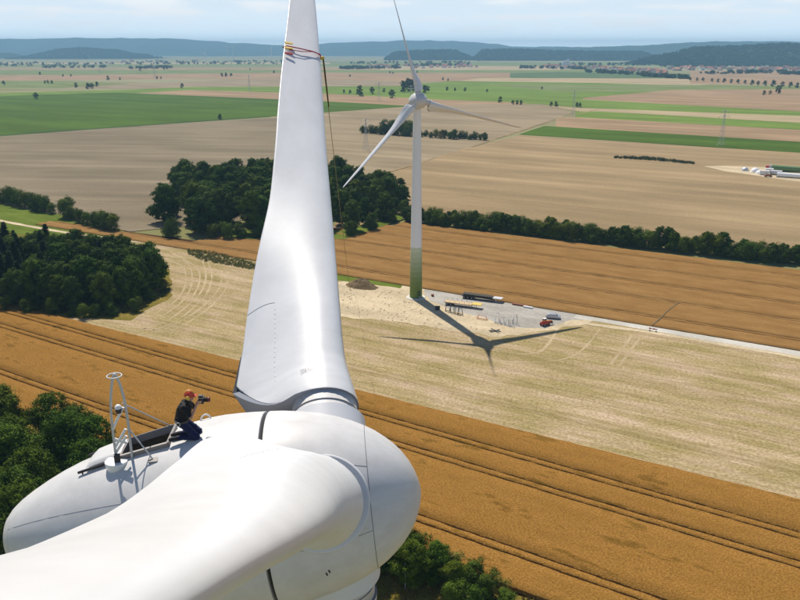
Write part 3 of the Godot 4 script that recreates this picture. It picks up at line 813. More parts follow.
func blade_part(parent: Node3D, hub: Transform3D, turn: float, pitch: float, bm: Array, detail: bool) -> Node3D:
	var b := put(bm[0], "blade", mats.blade, parent)
	var xf := hub * Transform3D(Basis(Vector3.RIGHT, turn), Vector3.ZERO)
	b.transform = xf * Transform3D(Basis(Vector3.UP, pitch), Vector3.ZERO)
	put(bm[1], "root_end", mats.shaded_end, b)
	var col := MB.new()
	var up := Transform3D(Basis(Vector3.UP, Vector3.LEFT, Vector3.BACK), Vector3.ZERO)
	col.lathe([Vector2(1.6, 0.93), Vector2(2.97, 0.93), Vector2(2.97, 0.0)], up, 48)
	put(col.mesh(), "root_collar", mats.shell, b)
	if detail:
		var lip := MB.new()
		lip.lathe([Vector2(2.60, 0.93), Vector2(2.60, 0.948), Vector2(2.62, 0.948), Vector2(2.62, 0.93)], up, 48)
		put(lip.mesh(), "seal_ring", mats.seam, b)
		# joint of the trailing edge segment, its bolts and the stencilled number
		for top in [true, false]:
			var sm := MB.new()
			var pts := []
			for k in 9: pts.append(blade_point(6.75 + 0.28 * sin(k / 8.0 * PI * 0.6), lerpf(0.99, 0.70, k / 8.0), top, 0.002))
			sm.tube(pts, [0.007], 5, false)
			if top: put(sm.mesh(), "segment_joint", mats.seam, b)
			var bolt := MB.new()
			bolt.lathe([Vector2(0.0, 0.024), Vector2(0.008, 0.02), Vector2(0.012, 0.0)], Transform3D(Basis(Vector3.BACK, Vector3.UP, Vector3.LEFT) if top else Basis(Vector3.FORWARD, Vector3.UP, Vector3.RIGHT), Vector3.ZERO), 8)
			var bm2 := bolt.mesh()
			for k in 16:
				var bo := put(bm2, "bolt", mats.collar, b)
				bo.position = blade_point(3.9 + k * 0.19, 0.60 + 0.006 * k, top, 0.0)
		var tx := TextMesh.new(); tx.text = "IPS7NI"; tx.font_size = 16; tx.pixel_size = 0.0085; tx.depth = 0.004
		var sf := SystemFont.new(); sf.font_names = PackedStringArray(["Droid Sans"]); tx.font = sf
		var te := put(tx, "stencilled_number", mats.seam, b)
		var tr := (blade_point(3.75, 0.21, true) - blade_point(3.75, 0.33, true)).normalized()
		var tu := (blade_point(3.95, 0.27, true) - blade_point(3.55, 0.27, true)).normalized()
		var tn := tr.cross(tu).normalized()
		te.transform = Transform3D(Basis(tr, tn.cross(tr), tn), blade_point(3.75, 0.29, true, 0.035))
	return b

func hub_frame(at: Vector3, yaw_deg: float, tilt_deg: float) -> Transform3D:
	# x = towards the nose, y = up along the rotor plane
	var yaw := deg_to_rad(yaw_deg); var tilt := deg_to_rad(tilt_deg)
	var a := Vector3(cos(yaw) * cos(tilt), sin(tilt), -sin(yaw) * cos(tilt))
	var up := (Vector3.UP - a * a.y).normalized()
	return Transform3D(Basis(a, up, a.cross(up)), at)

const SPIN := [Vector2(2.43, 0.0), Vector2(2.42, 0.14), Vector2(2.38, 0.33), Vector2(2.31, 0.55), Vector2(2.20, 0.79), Vector2(2.04, 1.04), Vector2(1.84, 1.28), Vector2(1.62, 1.48), Vector2(1.38, 1.67), Vector2(1.12, 1.83), Vector2(0.8, 1.99), Vector2(0.4, 2.15), Vector2(0.0, 2.27), Vector2(-0.5, 2.38), Vector2(-1.0, 2.45), Vector2(-1.33, 2.475), Vector2(-1.35, 2.455), Vector2(-1.35, 1.9)]
const NAC := [Vector2(-1.44, 1.9), Vector2(-1.44, 2.46), Vector2(-1.46, 2.48), Vector2(-1.75, 2.50), Vector2(-2.1, 2.51), Vector2(-2.5, 2.51), Vector2(-2.9, 2.48), Vector2(-3.3, 2.42), Vector2(-3.7, 2.35), Vector2(-4.0, 2.30), Vector2(-4.3, 2.24), Vector2(-4.6, 2.18), Vector2(-4.9, 2.11), Vector2(-5.2, 2.04), Vector2(-5.5, 1.96), Vector2(-5.9, 1.84), Vector2(-6.3, 1.71), Vector2(-6.7, 1.55), Vector2(-7.1, 1.36), Vector2(-7.5, 1.14), Vector2(-7.8, 0.95), Vector2(-8.02, 0.77), Vector2(-8.18, 0.58), Vector2(-8.28, 0.36), Vector2(-8.32, 0.15), Vector2(-8.33, 0.0)]

func nac_r(t: float) -> float:
	for k in NAC.size() - 1:
		if t <= NAC[k].x and t >= NAC[k + 1].x and NAC[k].x != NAC[k + 1].x:
			return lerpf(NAC[k].y, NAC[k + 1].y, (NAC[k].x - t) / (NAC[k].x - NAC[k + 1].x))
	return 2.0

# a point on the shell: t along the axis, ang from the top towards the camera side, out = height above it
func on_shell(t: float, ang: float, out := 0.0) -> Vector3:
	var r := nac_r(t) + out
	return Vector3(t, cos(ang) * r, sin(ang) * r)

func nacelle(parent: Node3D, hub: Transform3D, detail: bool) -> void:
	var sm := MB.new()
	sm.lathe(SPIN, hub, 96 if detail else 40)
	var sp := put(sm.mesh(), "spinner", mats.shell, parent)
	var nmb := MB.new()
	nmb.lathe(NAC, hub, 144 if detail else 40, [-3.69, -4.91, -0.21, 0.19] if detail else [])
	var nc := put(nmb.mesh(), "nacelle", mats.shell, parent)
	var gm := MB.new()
	gm.lathe([Vector2(-1.30, 1.92), Vector2(-1.50, 1.92)], hub, 72)
	put(gm.mesh(), "main_bearing", mats.galv, parent)
	if not detail: return
	# panel joints on the spinner: thin raised gaskets
	var j := MB.new()
	var ring := []
	for k in 97:
		var a := TAU * k / 96.0
		ring.append(Vector3(1.12, cos(a) * 1.832, sin(a) * 1.832))
	cord(j, hub, ring, 0.008)
	for th in [deg_to_rad(0.5), deg_to_rad(120.5), deg_to_rad(240.5)]:
		for side in [-1.0, 1.0]:
			var seg := []
			for k in 9:
				var t := lerpf(1.12, -1.33, k / 8.0)
				var r := spin_r(t)
				var a: float = th + side * 0.62
				seg.append(Vector3(t, cos(a) * r, sin(a) * r))
			cord(j, hub, seg, 0.006)
	put(j.mesh(), "panel_joint", mats.seam, sp)
	for q in [[-0.10, 1.83], [-0.03, 1.80]]:
		var dh := MB.new()
		var rr := spin_r(q[0]) + 0.004
		dh.tube([hub * Vector3(q[0], cos(q[1]) * rr, sin(q[1]) * rr), hub * Vector3(q[0] + 0.02, cos(q[1] + 0.04) * rr, sin(q[1] + 0.04) * rr)], [0.017], 8)
		put(dh.mesh(), "drain_plug", mats.rubber, sp)
	# sockets where the blades leave the spinner
	for th in [-60.5, 59.5, 179.5]:
		var so := MB.new()
		var f := hub * Transform3D(Basis(Vector3.RIGHT, deg_to_rad(th)), Vector3.ZERO) * Transform3D(Basis(Vector3.UP, Vector3.LEFT, Vector3.BACK), Vector3.ZERO)
		so.lathe([Vector2(1.5, 1.13), Vector2(2.33, 1.13), Vector2(2.35, 1.11), Vector2(2.36, 1.08), Vector2(2.36, 0.96)], f, 64)
		put(so.mesh(), "blade_socket", mats.collar, sp)
	# joints on the nacelle
	var jn := MB.new()
	for a0 in [0.80, -0.80, 2.3, -2.3]:
		var seg := []
		for k in 30:
			var t := lerpf(-1.5, -7.95, k / 29.0)
			seg.append(on_shell(t, a0, 0.0))
		cord(jn, hub, seg, 0.006)
	for t in [-7.95, -5.62, -3.2]:
		var rr := []
		for k in 73: rr.append(on_shell(t, TAU * k / 72.0, -0.003))
		cord(jn, hub, rr, 0.005)
	put(jn.mesh(), "panel_joint", std(0.38, 0.38, 0.39, 0.7), nc)
	# hatch: coaming round the opening, lid slid back, rails
	var hx := hub
	var co := MB.new()
	for e in [[-3.69, -0.22, -3.69, 0.20], [-4.91, -0.22, -4.91, 0.20], [-3.69, 0.20, -4.91, 0.20], [-3.69, -0.22, -4.91, -0.22]]:
		var p0 := on_shell(e[0], e[1], -0.06); var p1 := on_shell(e[2], e[3], -0.06)
		var q0 := on_shell(e[0], e[1], 0.13); var q1 := on_shell(e[2], e[3], 0.13)
		var d := (p1 - p0).normalized(); var upv := (q0 - p0).normalized(); var th := d.cross(upv).normalized() * 0.03
		var c8 := [p0 - th, p0 + th, q0 + th, q0 - th]; var e8 := [p1 - th, p1 + th, q1 + th, q1 - th]
		co.quad(hx * c8[1], hx * e8[1], hx * e8[2], hx * c8[2], hx.basis * th.normalized())
		co.quad(hx * c8[0], hx * e8[0], hx * e8[3], hx * c8[3], hx.basis * -th.normalized())
		co.quad(hx * c8[3], hx * e8[3], hx * e8[2], hx * c8[2], hx.basis * upv)
		co.quad(hx * c8[0], hx * c8[1], hx * c8[2], hx * c8[3], hx.basis * -d)
		co.quad(hx * e8[0], hx * e8[1], hx * e8[2], hx * e8[3], hx.basis * d)
	put(co.mesh(), "hatch_coaming", mats.coaming, nc)
	for a in [0.23, -0.25]:
		var rail := MB.new()
		rail.tube([hub * on_shell(-4.9, a, 0.08), hub * on_shell(-6.0, a, 0.08)], [0.035], 6)
		rail.tube([hub * on_shell(-5.0, a, -0.02), hub * on_shell(-5.0, a, 0.08)], [0.02], 6)
		rail.tube([hub * on_shell(-5.9, a, -0.02), hub * on_shell(-5.9, a, 0.08)], [0.02], 6)
		put(rail.mesh(), "hatch_rail", mats.darkbox, nc)
	# lid: a shallow curved cover slid towards the tail
	var lid := MB.new()
	var rows := []
	for i in 9:
		var t := lerpf(-4.92, -5.8, i / 8.0)
		var row := PackedVector3Array()
		for k in 13:
			var a := lerpf(-0.23, 0.21, k / 12.0)
			var edge := 1.0 if (i > 0 and i < 8 and k > 0 and k < 12) else 0.0
			row.append(hub * on_shell(t, a, 0.10 + 0.06 * edge))
		rows.append(row)
	lid.loft(rows, false)
	put(lid.mesh(), "hatch_lid", mats.shell, nc)
	# lifting loop near the rotor
	var lp := MB.new()
	var arc := []
	for k in 11:
		var a := PI * k / 10.0
		arc.append(hub * (on_shell(-2.95 + 0.13 * cos(a), -0.28, -0.02) + Vector3(0, 0.16 * sin(a), 0)))
	lp.tube(arc, [0.022], 8)
	put(lp.mesh(), "lifting_loop", mats.white, nc)
	make_mast(nc, hub)

func cord(mb: MB, frame: Transform3D, pts: Array, w: float) -> void:
	var path := []
	for p in pts: path.append(frame * p)
	mb.tube(path, [w], 5, false)

func spin_r(t: float) -> float:
	for k in SPIN.size() - 1:
		if t <= SPIN[k].x and t >= SPIN[k + 1].x and SPIN[k].x != SPIN[k + 1].x:
			return lerpf(SPIN[k].y, SPIN[k + 1].y, (SPIN[k].x - t) / (SPIN[k].x - SPIN[k + 1].x))
	return 2.4

# instrument mast: a drum foot, a bowed frame with a ring on top, braces, wind sensor and warning lamp
func make_mast(nc: Node3D, hub: Transform3D) -> void:
	var mast := put(null, "instrument_mast", null, nc)
	var fb := hub * on_shell(-4.98, 0.27, 0.0)
	var drum := MB.new()
	var upf := Transform3D(Basis(Vector3.UP, Vector3.LEFT, Vector3.BACK), fb)
	drum.lathe([Vector2(-0.22, 0.0), Vector2(-0.22, 0.20), Vector2(0.02, 0.27), Vector2(0.10, 0.28), Vector2(0.12, 0.26), Vector2(0.12, 0.0)], upf, 28)
	mast.mesh = drum.mesh(); mast.material_override = mats.paint
	# the bowed frame
	var fr := MB.new()
	var x := hub.basis.x; x.y = 0; x = x.normalized()
	var z := Vector3.UP.cross(x) * -1.0
	var f2 := hub * on_shell(-4.60, 0.23, 0.0)
	var span := f2 - fb
	var pth := []
	var topc := fb + Vector3(0, 2.32, 0) + x * 0.17
	for k in 25:
		var f := k / 24.0
		var a := PI * f
		var base := fb.lerp(f2, smoothstep(0.0, 1.0, f))
		var hgt := 2.3 * pow(sin(a), 0.42)
		var p := fb.lerp(f2, 0.5 - 0.5 * cos(a) * (1.0 - 0.45 * pow(sin(a), 2.0)))
		pth.append(Vector3(p.x, base.y + hgt, p.z))
	fr.tube(pth, [0.032], 8)
	put(fr.mesh(), "bow_frame", mats.galv, mast)
	var rg := MB.new()
	var topp: Vector3 = pth[12]
	var loop := []
	for k in 25:
		var a := TAU * k / 24.0
		loop.append(topp + Vector3(cos(a) * 0.17, -0.03, sin(a) * 0.17))
	rg.tube(loop, [0.016], 6, false)
	put(rg.mesh(), "lightning_ring", mats.galv, mast)
	var near_side: Vector3 = pth[18]; var low: Vector3 = pth[22]
	for q in [[Vector3(near_side.x, fb.y + 1.62, near_side.z), hub * on_shell(-3.85, -0.22, 0.12)], [Vector3(low.x, fb.y + 0.95, low.z), hub * on_shell(-4.0, 0.36, 0.0)]]:
		var br := MB.new()
		br.tube(q, [0.018], 6)
		put(br.mesh(), "brace", mats.galv, mast)
	# zigzag climbing rungs and sensor arms between the two posts
	var l0 := fb + Vector3(0, 0.12, 0)
	for q in [[0.95, 1.36], [0.30, 0.60], [0.70, 0.40], [0.45, 0.78]]:
		var zg := MB.new()
		zg.tube([fb + Vector3(0, q[0], 0), f2 + Vector3(-x.x * 0.08, q[1], 0)], [0.036], 6)
		put(zg.mesh(), "cross_bar", mats.white, mast)
	var lamp := MB.new()
	var lc := fb.lerp(f2, 0.55) + Vector3(0, 1.42, 0.05)
	lamp.lathe([Vector2(-0.11, 0.0), Vector2(-0.10, 0.06), Vector2(-0.02, 0.075), Vector2(0.02, 0.07)], Transform3D(Basis(Vector3.UP, Vector3.LEFT, Vector3.BACK), lc), 16)
	put(lamp.mesh(), "sensor_body", mats.darkbox, mast)
	var cap := MB.new()
	cap.lathe([Vector2(0.02, 0.085), Vector2(0.07, 0.075), Vector2(0.11, 0.04), Vector2(0.12, 0.0)], Transform3D(Basis(Vector3.UP, Vector3.LEFT, Vector3.BACK), lc), 16)
	put(cap.mesh(), "sensor_cap", mats.white, mast)
	var bxm := MB.new()
	bxm.box(Transform3D(Basis(Vector3.UP, 0.3), fb + Vector3(0.06, 0.22, 0.08)), Vector3(0.14, 0.2, 0.1))
	put(bxm.mesh(), "junction_box", mats.darkbox, mast)
	var ps := MB.new()
	var pp := hub * on_shell(-4.0, 0.36, 0.0)
	ps.box(Transform3D(hub.basis.rotated(hub.basis.x, 0.22), pp), Vector3(0.22, 0.05, 0.16))
	put(ps.mesh(), "brace_plate", mats.coaming, mast)

func tower_part(parent: Node3D, top: float, rb: float, rt: float, green: bool) -> void:
	var up := Transform3D(Basis(Vector3.UP, Vector3.LEFT, Vector3.BACK), Vector3.ZERO)
	var marks := [0.0]
	for k in 9: marks.append(4.2 + 1.65 * k)
	if green:
		for k in 9:
			var g := MB.new()
			var dark := Vector3(0.115, 0.18, 0.018); var light := Vector3(0.56, 0.62, 0.44)
			var tone := dark.lerp(light, pow(k / 8.5, 1.5))
			g.lathe([Vector2(marks[k], lerpf(rb, rt, marks[k] / top)), Vector2(marks[k + 1], lerpf(rb, rt, marks[k + 1] / top))], up, 48)
			put(g.mesh(), "painted_band", std(tone.x, tone.y, tone.z, 0.45), parent)
	var s0: float = marks[9] if green else 0.0
	for k in 3:
		var a := lerpf(s0, top, k / 3.0); var b := lerpf(s0, top, (k + 1) / 3.0)
		var t := MB.new()
		t.lathe([Vector2(a, lerpf(rb, rt, a / top)), Vector2(b - 0.06, lerpf(rb, rt, b / top)), Vector2(b - 0.05, lerpf(rb, rt, b / top) + 0.03), Vector2(b, lerpf(rb, rt, b / top) + 0.03)], up, 48)
		put(t.mesh(), "tower_section", mats.paint, parent)

func make_turbines() -> void:
	var bm := blade_mesh()
	# near turbine
	var hub_at := Vector3(-1.866, 67.437, -17.917)
	var hub := hub_frame(hub_at, 4.0, 5.0)
	var mid := hub * Vector3(-3.3, 0, 0)
	var near := thing("wind_turbine", Vector3(mid.x, 0, mid.z), "large white wind turbine whose egg shaped nacelle carries the kneeling technician", "wind turbine", "wind turbines")
	var rel := Transform3D(Basis.IDENTITY, Vector3(-mid.x, 0, -mid.z)) * hub
	tower_part(near, mid.y - 2.0, 2.1, 1.15, true)
	nacelle(near, rel, true)
	blade_part(near, rel, deg_to_rad(-60.5), deg_to_rad(-13.0), bm, true)
	blade_part(near, rel, deg_to_rad(59.5), deg_to_rad(-44.0), bm, true)
	blade_part(near, rel, deg_to_rad(179.5), deg_to_rad(-20.0), bm, true)
	# far turbine
	var far := thing("wind_turbine", Vector3(5.3, 0.2, -247.7), "smaller wind turbine with green banded tower foot standing beside the gravel pad", "wind turbine", "wind turbines")
	var fh := hub_frame(Vector3.ZERO, -73.0, 4.0)
	fh.origin = fh.basis.x * 3.0 + Vector3(0, 63.6, 0)
	fh.origin.y = 63.8
	tower_part(far, 62.0, 2.1, 1.2, true)
	nacelle(far, fh, false)
	for k in 3: blade_part(far, fh, deg_to_rad(15.0 + 120.0 * k), deg_to_rad(-62.0), bm, false)
	var ft := MB.new()
	ft.lathe([Vector2(0.0, 3.3), Vector2(0.22, 3.2), Vector2(0.25, 3.0), Vector2(0.25, 0.0)], Transform3D(Basis(Vector3.UP, Vector3.LEFT, Vector3.BACK), Vector3(0, 0.03, 0)), 40)
	put(ft.mesh(), "foundation_ring", mats.concrete, far)
	# steps and door at the tower foot
	var dm := MB.new()
	dm.box(Transform3D(Basis(Vector3.UP, 0.5), Vector3(sin(0.5) * 2.08, 1.9, cos(0.5) * 2.08)), Vector3(0.95, 2.1, 0.12))
	put(dm.mesh(), "door", std(0.05, 0.075, 0.02, 0.5), far)
	for k in 4:
		var stp := MB.new()
		stp.box(Transform3D(Basis(Vector3.UP, 0.5), Vector3(sin(0.5), 0, cos(0.5)) * (2.35 + 0.25 * k) + Vector3(0, 0.95 - 0.22 * k, 0)), Vector3(1.0, 0.06, 0.26))
		put(stp.mesh(), "step", mats.galv, far)

# ---------------------------------------------------------------- people: tapered bones blended into one skin
func sdf_body(bones: Array, cell: float, grow: float, blend: float, folds := 0.0) -> ArrayMesh:
	var lo := Vector3(1e9, 1e9, 1e9); var hi := -lo
	for b in bones:
		for q in 2:
			var r: float = b[2 + q] + grow + cell * 2.5
			var p: Vector3 = b[q]
			lo = lo.min(p - Vector3.ONE * r); hi = hi.max(p + Vector3.ONE * r)
	var n := Vector3i(((hi - lo) / cell).ceil()) + Vector3i.ONE
	var val := PackedFloat32Array(); val.resize(n.x * n.y * n.z); val.fill(1.0)
	for b in bones:
		var a: Vector3 = b[0]; var e: Vector3 = b[1]; var ra: float = b[2]; var rb: float = b[3]
		var reach := maxf(ra, rb) + grow + blend + cell * 2.0
		var blo := Vector3i(((a.min(e) - Vector3.ONE * reach - lo) / cell).floor()).max(Vector3i.ZERO)
		var bhi := Vector3i(((a.max(e) + Vector3.ONE * reach - lo) / cell).ceil()).min(n - Vector3i.ONE)
		var d := e - a; var dd := maxf(d.length_squared(), 1e-8)
		for z in range(blo.z, bhi.z + 1):
			for y in range(blo.y, bhi.y + 1):
				for x in range(blo.x, bhi.x + 1):
					var p := lo + Vector3(x, y, z) * cell
					var t := clampf((p - a).dot(d) / dd, 0.0, 1.0)
					var s := (p - a - d * t).length() - lerpf(ra, rb, t) - grow
					var i := (z * n.y + y) * n.x + x
					var o := val[i]
					var h := clampf(0.5 + 0.5 * (o - s) / blend, 0.0, 1.0)
					val[i] = lerpf(o, s, h) - blend * h * (1.0 - h)
	var mb := MB.new()
	var id := {}
	for z in n.z - 1:
		for y in n.y - 1:
			for x in n.x - 1:
				var i := (z * n.y + y) * n.x + x
				var c := [val[i], val[i + 1], val[i + n.x], val[i + n.x + 1], val[i + n.x * n.y], val[i + n.x * n.y + 1], val[i + n.x * n.y + n.x], val[i + n.x * n.y + n.x + 1]]
				var neg := 0
				for q in 8: if c[q] < 0.0: neg += 1
				if neg == 0 or neg == 8: continue
				var sum := Vector3.ZERO; var cnt := 0
				for e in [[0, 1], [2, 3], [4, 5], [6, 7], [0, 2], [1, 3], [4, 6], [5, 7], [0, 4], [1, 5], [2, 6], [3, 7]]:
					if (c[e[0]] < 0.0) != (c[e[1]] < 0.0):
						var t: float = c[e[0]] / (c[e[0]] - c[e[1]])
						var pa := Vector3(e[0] & 1, (e[0] >> 1) & 1, e[0] >> 2); var pb := Vector3(e[1] & 1, (e[1] >> 1) & 1, e[1] >> 2)
						sum += pa.lerp(pb, t); cnt += 1
				var g := Vector3(c[1] + c[3] + c[5] + c[7] - c[0] - c[2] - c[4] - c[6], c[2] + c[3] + c[6] + c[7] - c[0] - c[1] - c[4] - c[5], c[4] + c[5] + c[6] + c[7] - c[0] - c[1] - c[2] - c[3])
				id[i] = mb.vert(lo + (Vector3(x, y, z) + sum / cnt) * cell, g.normalized())
	var st := [1, n.x, n.x * n.y]
	for z in range(1, n.z - 1):
		for y in range(1, n.y - 1):
			for x in range(1, n.x - 1):
				var i := (z * n.y + y) * n.x + x
				for ax in 3:
					if (val[i] < 0.0) == (val[i + st[ax]] < 0.0): continue
					var s1: int = st[(ax + 1) % 3]; var s2: int = st[(ax + 2) % 3]
					var q := [i, i - s1, i - s1 - s2, i - s2]
					if id.has(q[0]) and id.has(q[1]) and id.has(q[2]) and id.has(q[3]):
						mb.tri(id[q[0]], id[q[1]], id[q[2]]); mb.tri(id[q[0]], id[q[2]], id[q[3]])
	if folds > 0.0:
		var f := noise(3, 9.0, 2)
		for i in mb.v.size():
			var q := mb.v[i]
			mb.v[i] = q + mb.n[i] * folds * f.get_noise_3d(q.x, q.y * 1.6, q.z)
			mb.n[i] = (mb.n[i] + 0.5 * Vector3(f.get_noise_3d(q.x + 5.0, q.y, q.z), f.get_noise_3d(q.x, q.y + 5.0, q.z), f.get_noise_3d(q.x, q.y, q.z + 5.0))).normalized()
	return mb.mesh()

func make_crew() -> void:
	var hub := hub_frame(Vector3(-1.866, 67.437, -17.917), 4.0, 5.0)
	# technician kneeling on the nacelle, facing the nose, camera held before the face
	var foot := hub * on_shell(-3.2, 0.14, 0.0)
	var p := thing("person", foot, "person in black shirt and blue trousers kneeling on the nacelle with a camera", "person")
	p.rotation.y = deg_to_rad(4.0); p.scale = Vector3.ONE * 0.95
	# x forward, y up, z to the camera side
	var pelvis := Vector3(-0.12, 0.50, 0); var chest := Vector3(-0.02, 0.86, 0); var neck := Vector3(0.05, 1.04, 0); var head := Vector3(0.12, 1.19, 0)
	var bones := [[pelvis + Vector3(0, 0, -0.07), pelvis + Vector3(0, 0, 0.07), 0.135, 0.135], [pelvis, chest, 0.14, 0.155], [chest + Vector3(0, 0.06, -0.11), chest + Vector3(0, 0.06, 0.11), 0.10, 0.10], [chest, neck, 0.11, 0.06], [neck, head, 0.058, 0.06],
		[head + Vector3(-0.015, 0.03, 0), head + Vector3(0.02, 0.0, 0), 0.098, 0.085], [head + Vector3(0.03, -0.07, 0), head + Vector3(0.045, -0.085, 0), 0.052, 0.045], [head + Vector3(0.098, -0.015, 0), head + Vector3(0.125, -0.04, 0), 0.011, 0.015],
		[head + Vector3(0.0, -0.02, 0.09), head + Vector3(0.0, 0.02, 0.094), 0.016, 0.018], [head + Vector3(0.0, -0.02, -0.09), head + Vector3(0.0, 0.02, -0.094), 0.016, 0.018]]
	var shirt := bones.slice(0, 4); var legs := [bones[0]]; var boots := []; 
	for s in [-1.0, 1.0]:
		var sh := chest + Vector3(0.01, 0.09, 0.19 * s); var el := Vector3(0.17, 0.72, 0.29 * s); var wr := Vector3(0.31, 1.00, 0.12 * s)
		bones.append([sh, el, 0.062, 0.046]); bones.append([el, wr, 0.045, 0.03])
		shirt.append([sh, sh.lerp(el, 0.75), 0.066, 0.056])
		var palm := wr + Vector3(0.065, 0.05, -0.005 * s)
		bones.append([wr, palm, 0.028, 0.036])
		for k in 4:
			var b0 := palm + Vector3(0.0, 0.035 - 0.021 * k, 0.02 * s); var b1 := b0 + Vector3(0.042 - 0.004 * absf(k - 1.2), 0.004, 0.004 * s); var b2 := b1 + Vector3(0.016, 0.0, -0.032 * s)
			bones.append([b0, b1, 0.0095, 0.009]); bones.append([b1, b2, 0.009, 0.0075])
		bones.append([palm + Vector3(-0.02, 0.02, -0.01 * s), palm + Vector3(0.02, 0.055, -0.035 * s), 0.011, 0.009])
		var hip := pelvis + Vector3(0.0, -0.02, 0.095 * s); var kn := Vector3(0.24, 0.10 if s > 0 else 0.13, 0.15 * s); var an := Vector3(-0.24, 0.07, 0.13 * s); var toe := Vector3(-0.40, 0.04, 0.13 * s)
		bones.append([hip, kn, 0.098, 0.068]); bones.append([kn, an, 0.064, 0.042]); bones.append([an, toe, 0.045, 0.035])
		legs.append([hip, kn, 0.104, 0.074]); legs.append([kn, kn.lerp(an, 0.92), 0.07, 0.052])
		boots.append([an, toe, 0.062, 0.048]); boots.append([toe, toe + Vector3(-0.05, -0.01, 0), 0.046, 0.036])
	put(sdf_body(bones, 0.0125, 0.0, 0.02), "body", std(0.42, 0.23, 0.15, 0.6), p)
	put(sdf_body(shirt, 0.016, 0.016, 0.035, 0.018), "shirt", std(0.012, 0.012, 0.014, 0.9), p)
	put(sdf_body(legs, 0.016, 0.010, 0.035, 0.018), "trousers", std(0.012, 0.018, 0.065, 0.9), p)
	put(sdf_body(boots, 0.014, 0.004, 0.02), "boots", mats.black, p)
	var hm := MB.new()
	var prof := []
	for k in 10:
		var a := PI * 0.5 * k / 9.0
		prof.append(Vector2(sin(a) * 0.128, cos(a) * 0.132 + 0.0001))
	hm.lathe([Vector2(-0.035, 0.128)] + prof, Transform3D(Basis(Vector3.UP, Vector3.LEFT, Vector3.BACK).rotated(Vector3.BACK, -0.12), head + Vector3(-0.005, 0.035, 0)), 28)
	var hel := put(hm.mesh(), "helmet", std(0.50, 0.045, 0.02, 0.4), p)
	var pk := MB.new()
	pk.box(Transform3D(Basis(Vector3.BACK, -0.2), head + Vector3(0.135, 0.02, 0)), Vector3(0.09, 0.012, 0.15))
	put(pk.mesh(), "peak", std(0.50, 0.045, 0.02, 0.4), hel)
	for s in [-1.0, 1.0]:
		var em := MB.new()
		em.lathe([Vector2(-0.03, 0.0), Vector2(-0.03, 0.05), Vector2(0.015, 0.052), Vector2(0.028, 0.035), Vector2(0.03, 0.0)], Transform3D(Basis(Vector3(0, 0, s), Vector3.UP, Vector3(-s, 0, 0)), head + Vector3(-0.02, -0.0, 0.135 * s)), 18)
		put(em.mesh(), "ear_muff", mats.yellow, hel)
	for q in [-0.45, 0.45]:
		var hb := MB.new()
		var arc := []
		for k in 9:
			var a := lerpf(0.25, PI - 0.25, k / 8.0)
			arc.append(head + Vector3(-0.005 + cos(a) * 0.131, 0.035 + sin(a) * 0.124, sin(q) * 0.10 * sin(a)))
		hb.tube(arc, [0.012], 6)
		put(hb.mesh(), "helmet_stripe", mats.yellow, hel)
	# harness: straps over the shoulders and round the waist, with a ring
	var hs := MB.new()
	for s in [-1.0, 1.0]:
		hs.tube([pelvis + Vector3(-0.17, 0.03, 0.09 * s), chest + Vector3(-0.19, 0.0, 0.05 * s), chest + Vector3(-0.06, 0.19, 0.10 * s), chest + Vector3(0.17, 0.0, 0.08 * s), pelvis + Vector3(0.16, 0.03, 0.09 * s)], [0.02], 6)
	var belt := []
	for k in 21:
		var a := TAU * k / 20.0
		belt.append(pelvis + Vector3(cos(a) * 0.172, 0.04, sin(a) * 0.235))
	hs.tube(belt, [0.026], 6, false)
	put(hs.mesh(), "harness", std(0.09, 0.075, 0.06, 0.8), p)
	var rn := MB.new()
	var lp := []
	for k in 13:
		var a := TAU * k / 12.0
		lp.append(pelvis + Vector3(-0.05 + cos(a) * 0.045, 0.02 + sin(a) * 0.05, 0.265))
	rn.tube(lp, [0.011], 6, false)
	put(rn.mesh(), "karabiner", mats.steel, p)
	# the camera in the hands
	var cp := p.transform * Vector3(0.41, 1.075, 0)
	var c := thing("camera", cp, "black camera with a short lens held before the kneeling person's face", "camera")
	c.rotation.y = p.rotation.y; c.scale = p.scale * 1.3
	var cb := MB.new()
	cb.box(Transform3D.IDENTITY, Vector3(0.10, 0.12, 0.15)); cb.box(Transform3D(Basis.IDENTITY, Vector3(-0.01, 0.075, 0)), Vector3(0.08, 0.04, 0.07))
	put(cb.mesh(), "camera_body", mats.darkbox, c)
	var ln := MB.new()
	ln.lathe([Vector2(0.05, 0.046), Vector2(0.16, 0.05), Vector2(0.165, 0.042), Vector2(0.15, 0.0)], Transform3D.IDENTITY, 20)
	put(ln.mesh(), "lens", mats.black, c)
	var rr := MB.new()
	rr.lathe([Vector2(0.135, 0.0512), Vector2(0.15, 0.0514)], Transform3D.IDENTITY, 20)
	put(rr.mesh(), "lens_ring", mats.red, c)
	# sling round the far blade of the rotor, with buckles, and its tag line to the ground
	var bt := hub * Transform3D(Basis(Vector3.RIGHT, deg_to_rad(-60.5)), Vector3.ZERO) * Transform3D(Basis(Vector3.UP, deg_to_rad(-13.0 + 43.2)), Vector3.ZERO)
	var sl := thing("sling", bt * Vector3(0, 22.5, 0), "dark red webbing sling with yellow buckles tied round the raised blade", "sling")
	var o := sl.position
	var web := MB.new()
	var loop := []
	for q in [[0.64, 22.65, 0.0], [0.50, 22.62, 0.19], [0.1, 22.5, 0.245], [-0.5, 22.35, 0.22], [-1.1, 22.3, 0.13], [-1.24, 22.3, 0.0], [-1.0, 22.4, -0.13], [-0.3, 22.5, -0.22], [0.4, 22.6, -0.22], [0.64, 22.65, 0.0]]:
		loop.append(bt * Vector3(q[0], q[1], q[2] * 1.05) - o)
	web.tube(loop, [0.025], 6, false)
	var loop2 := []
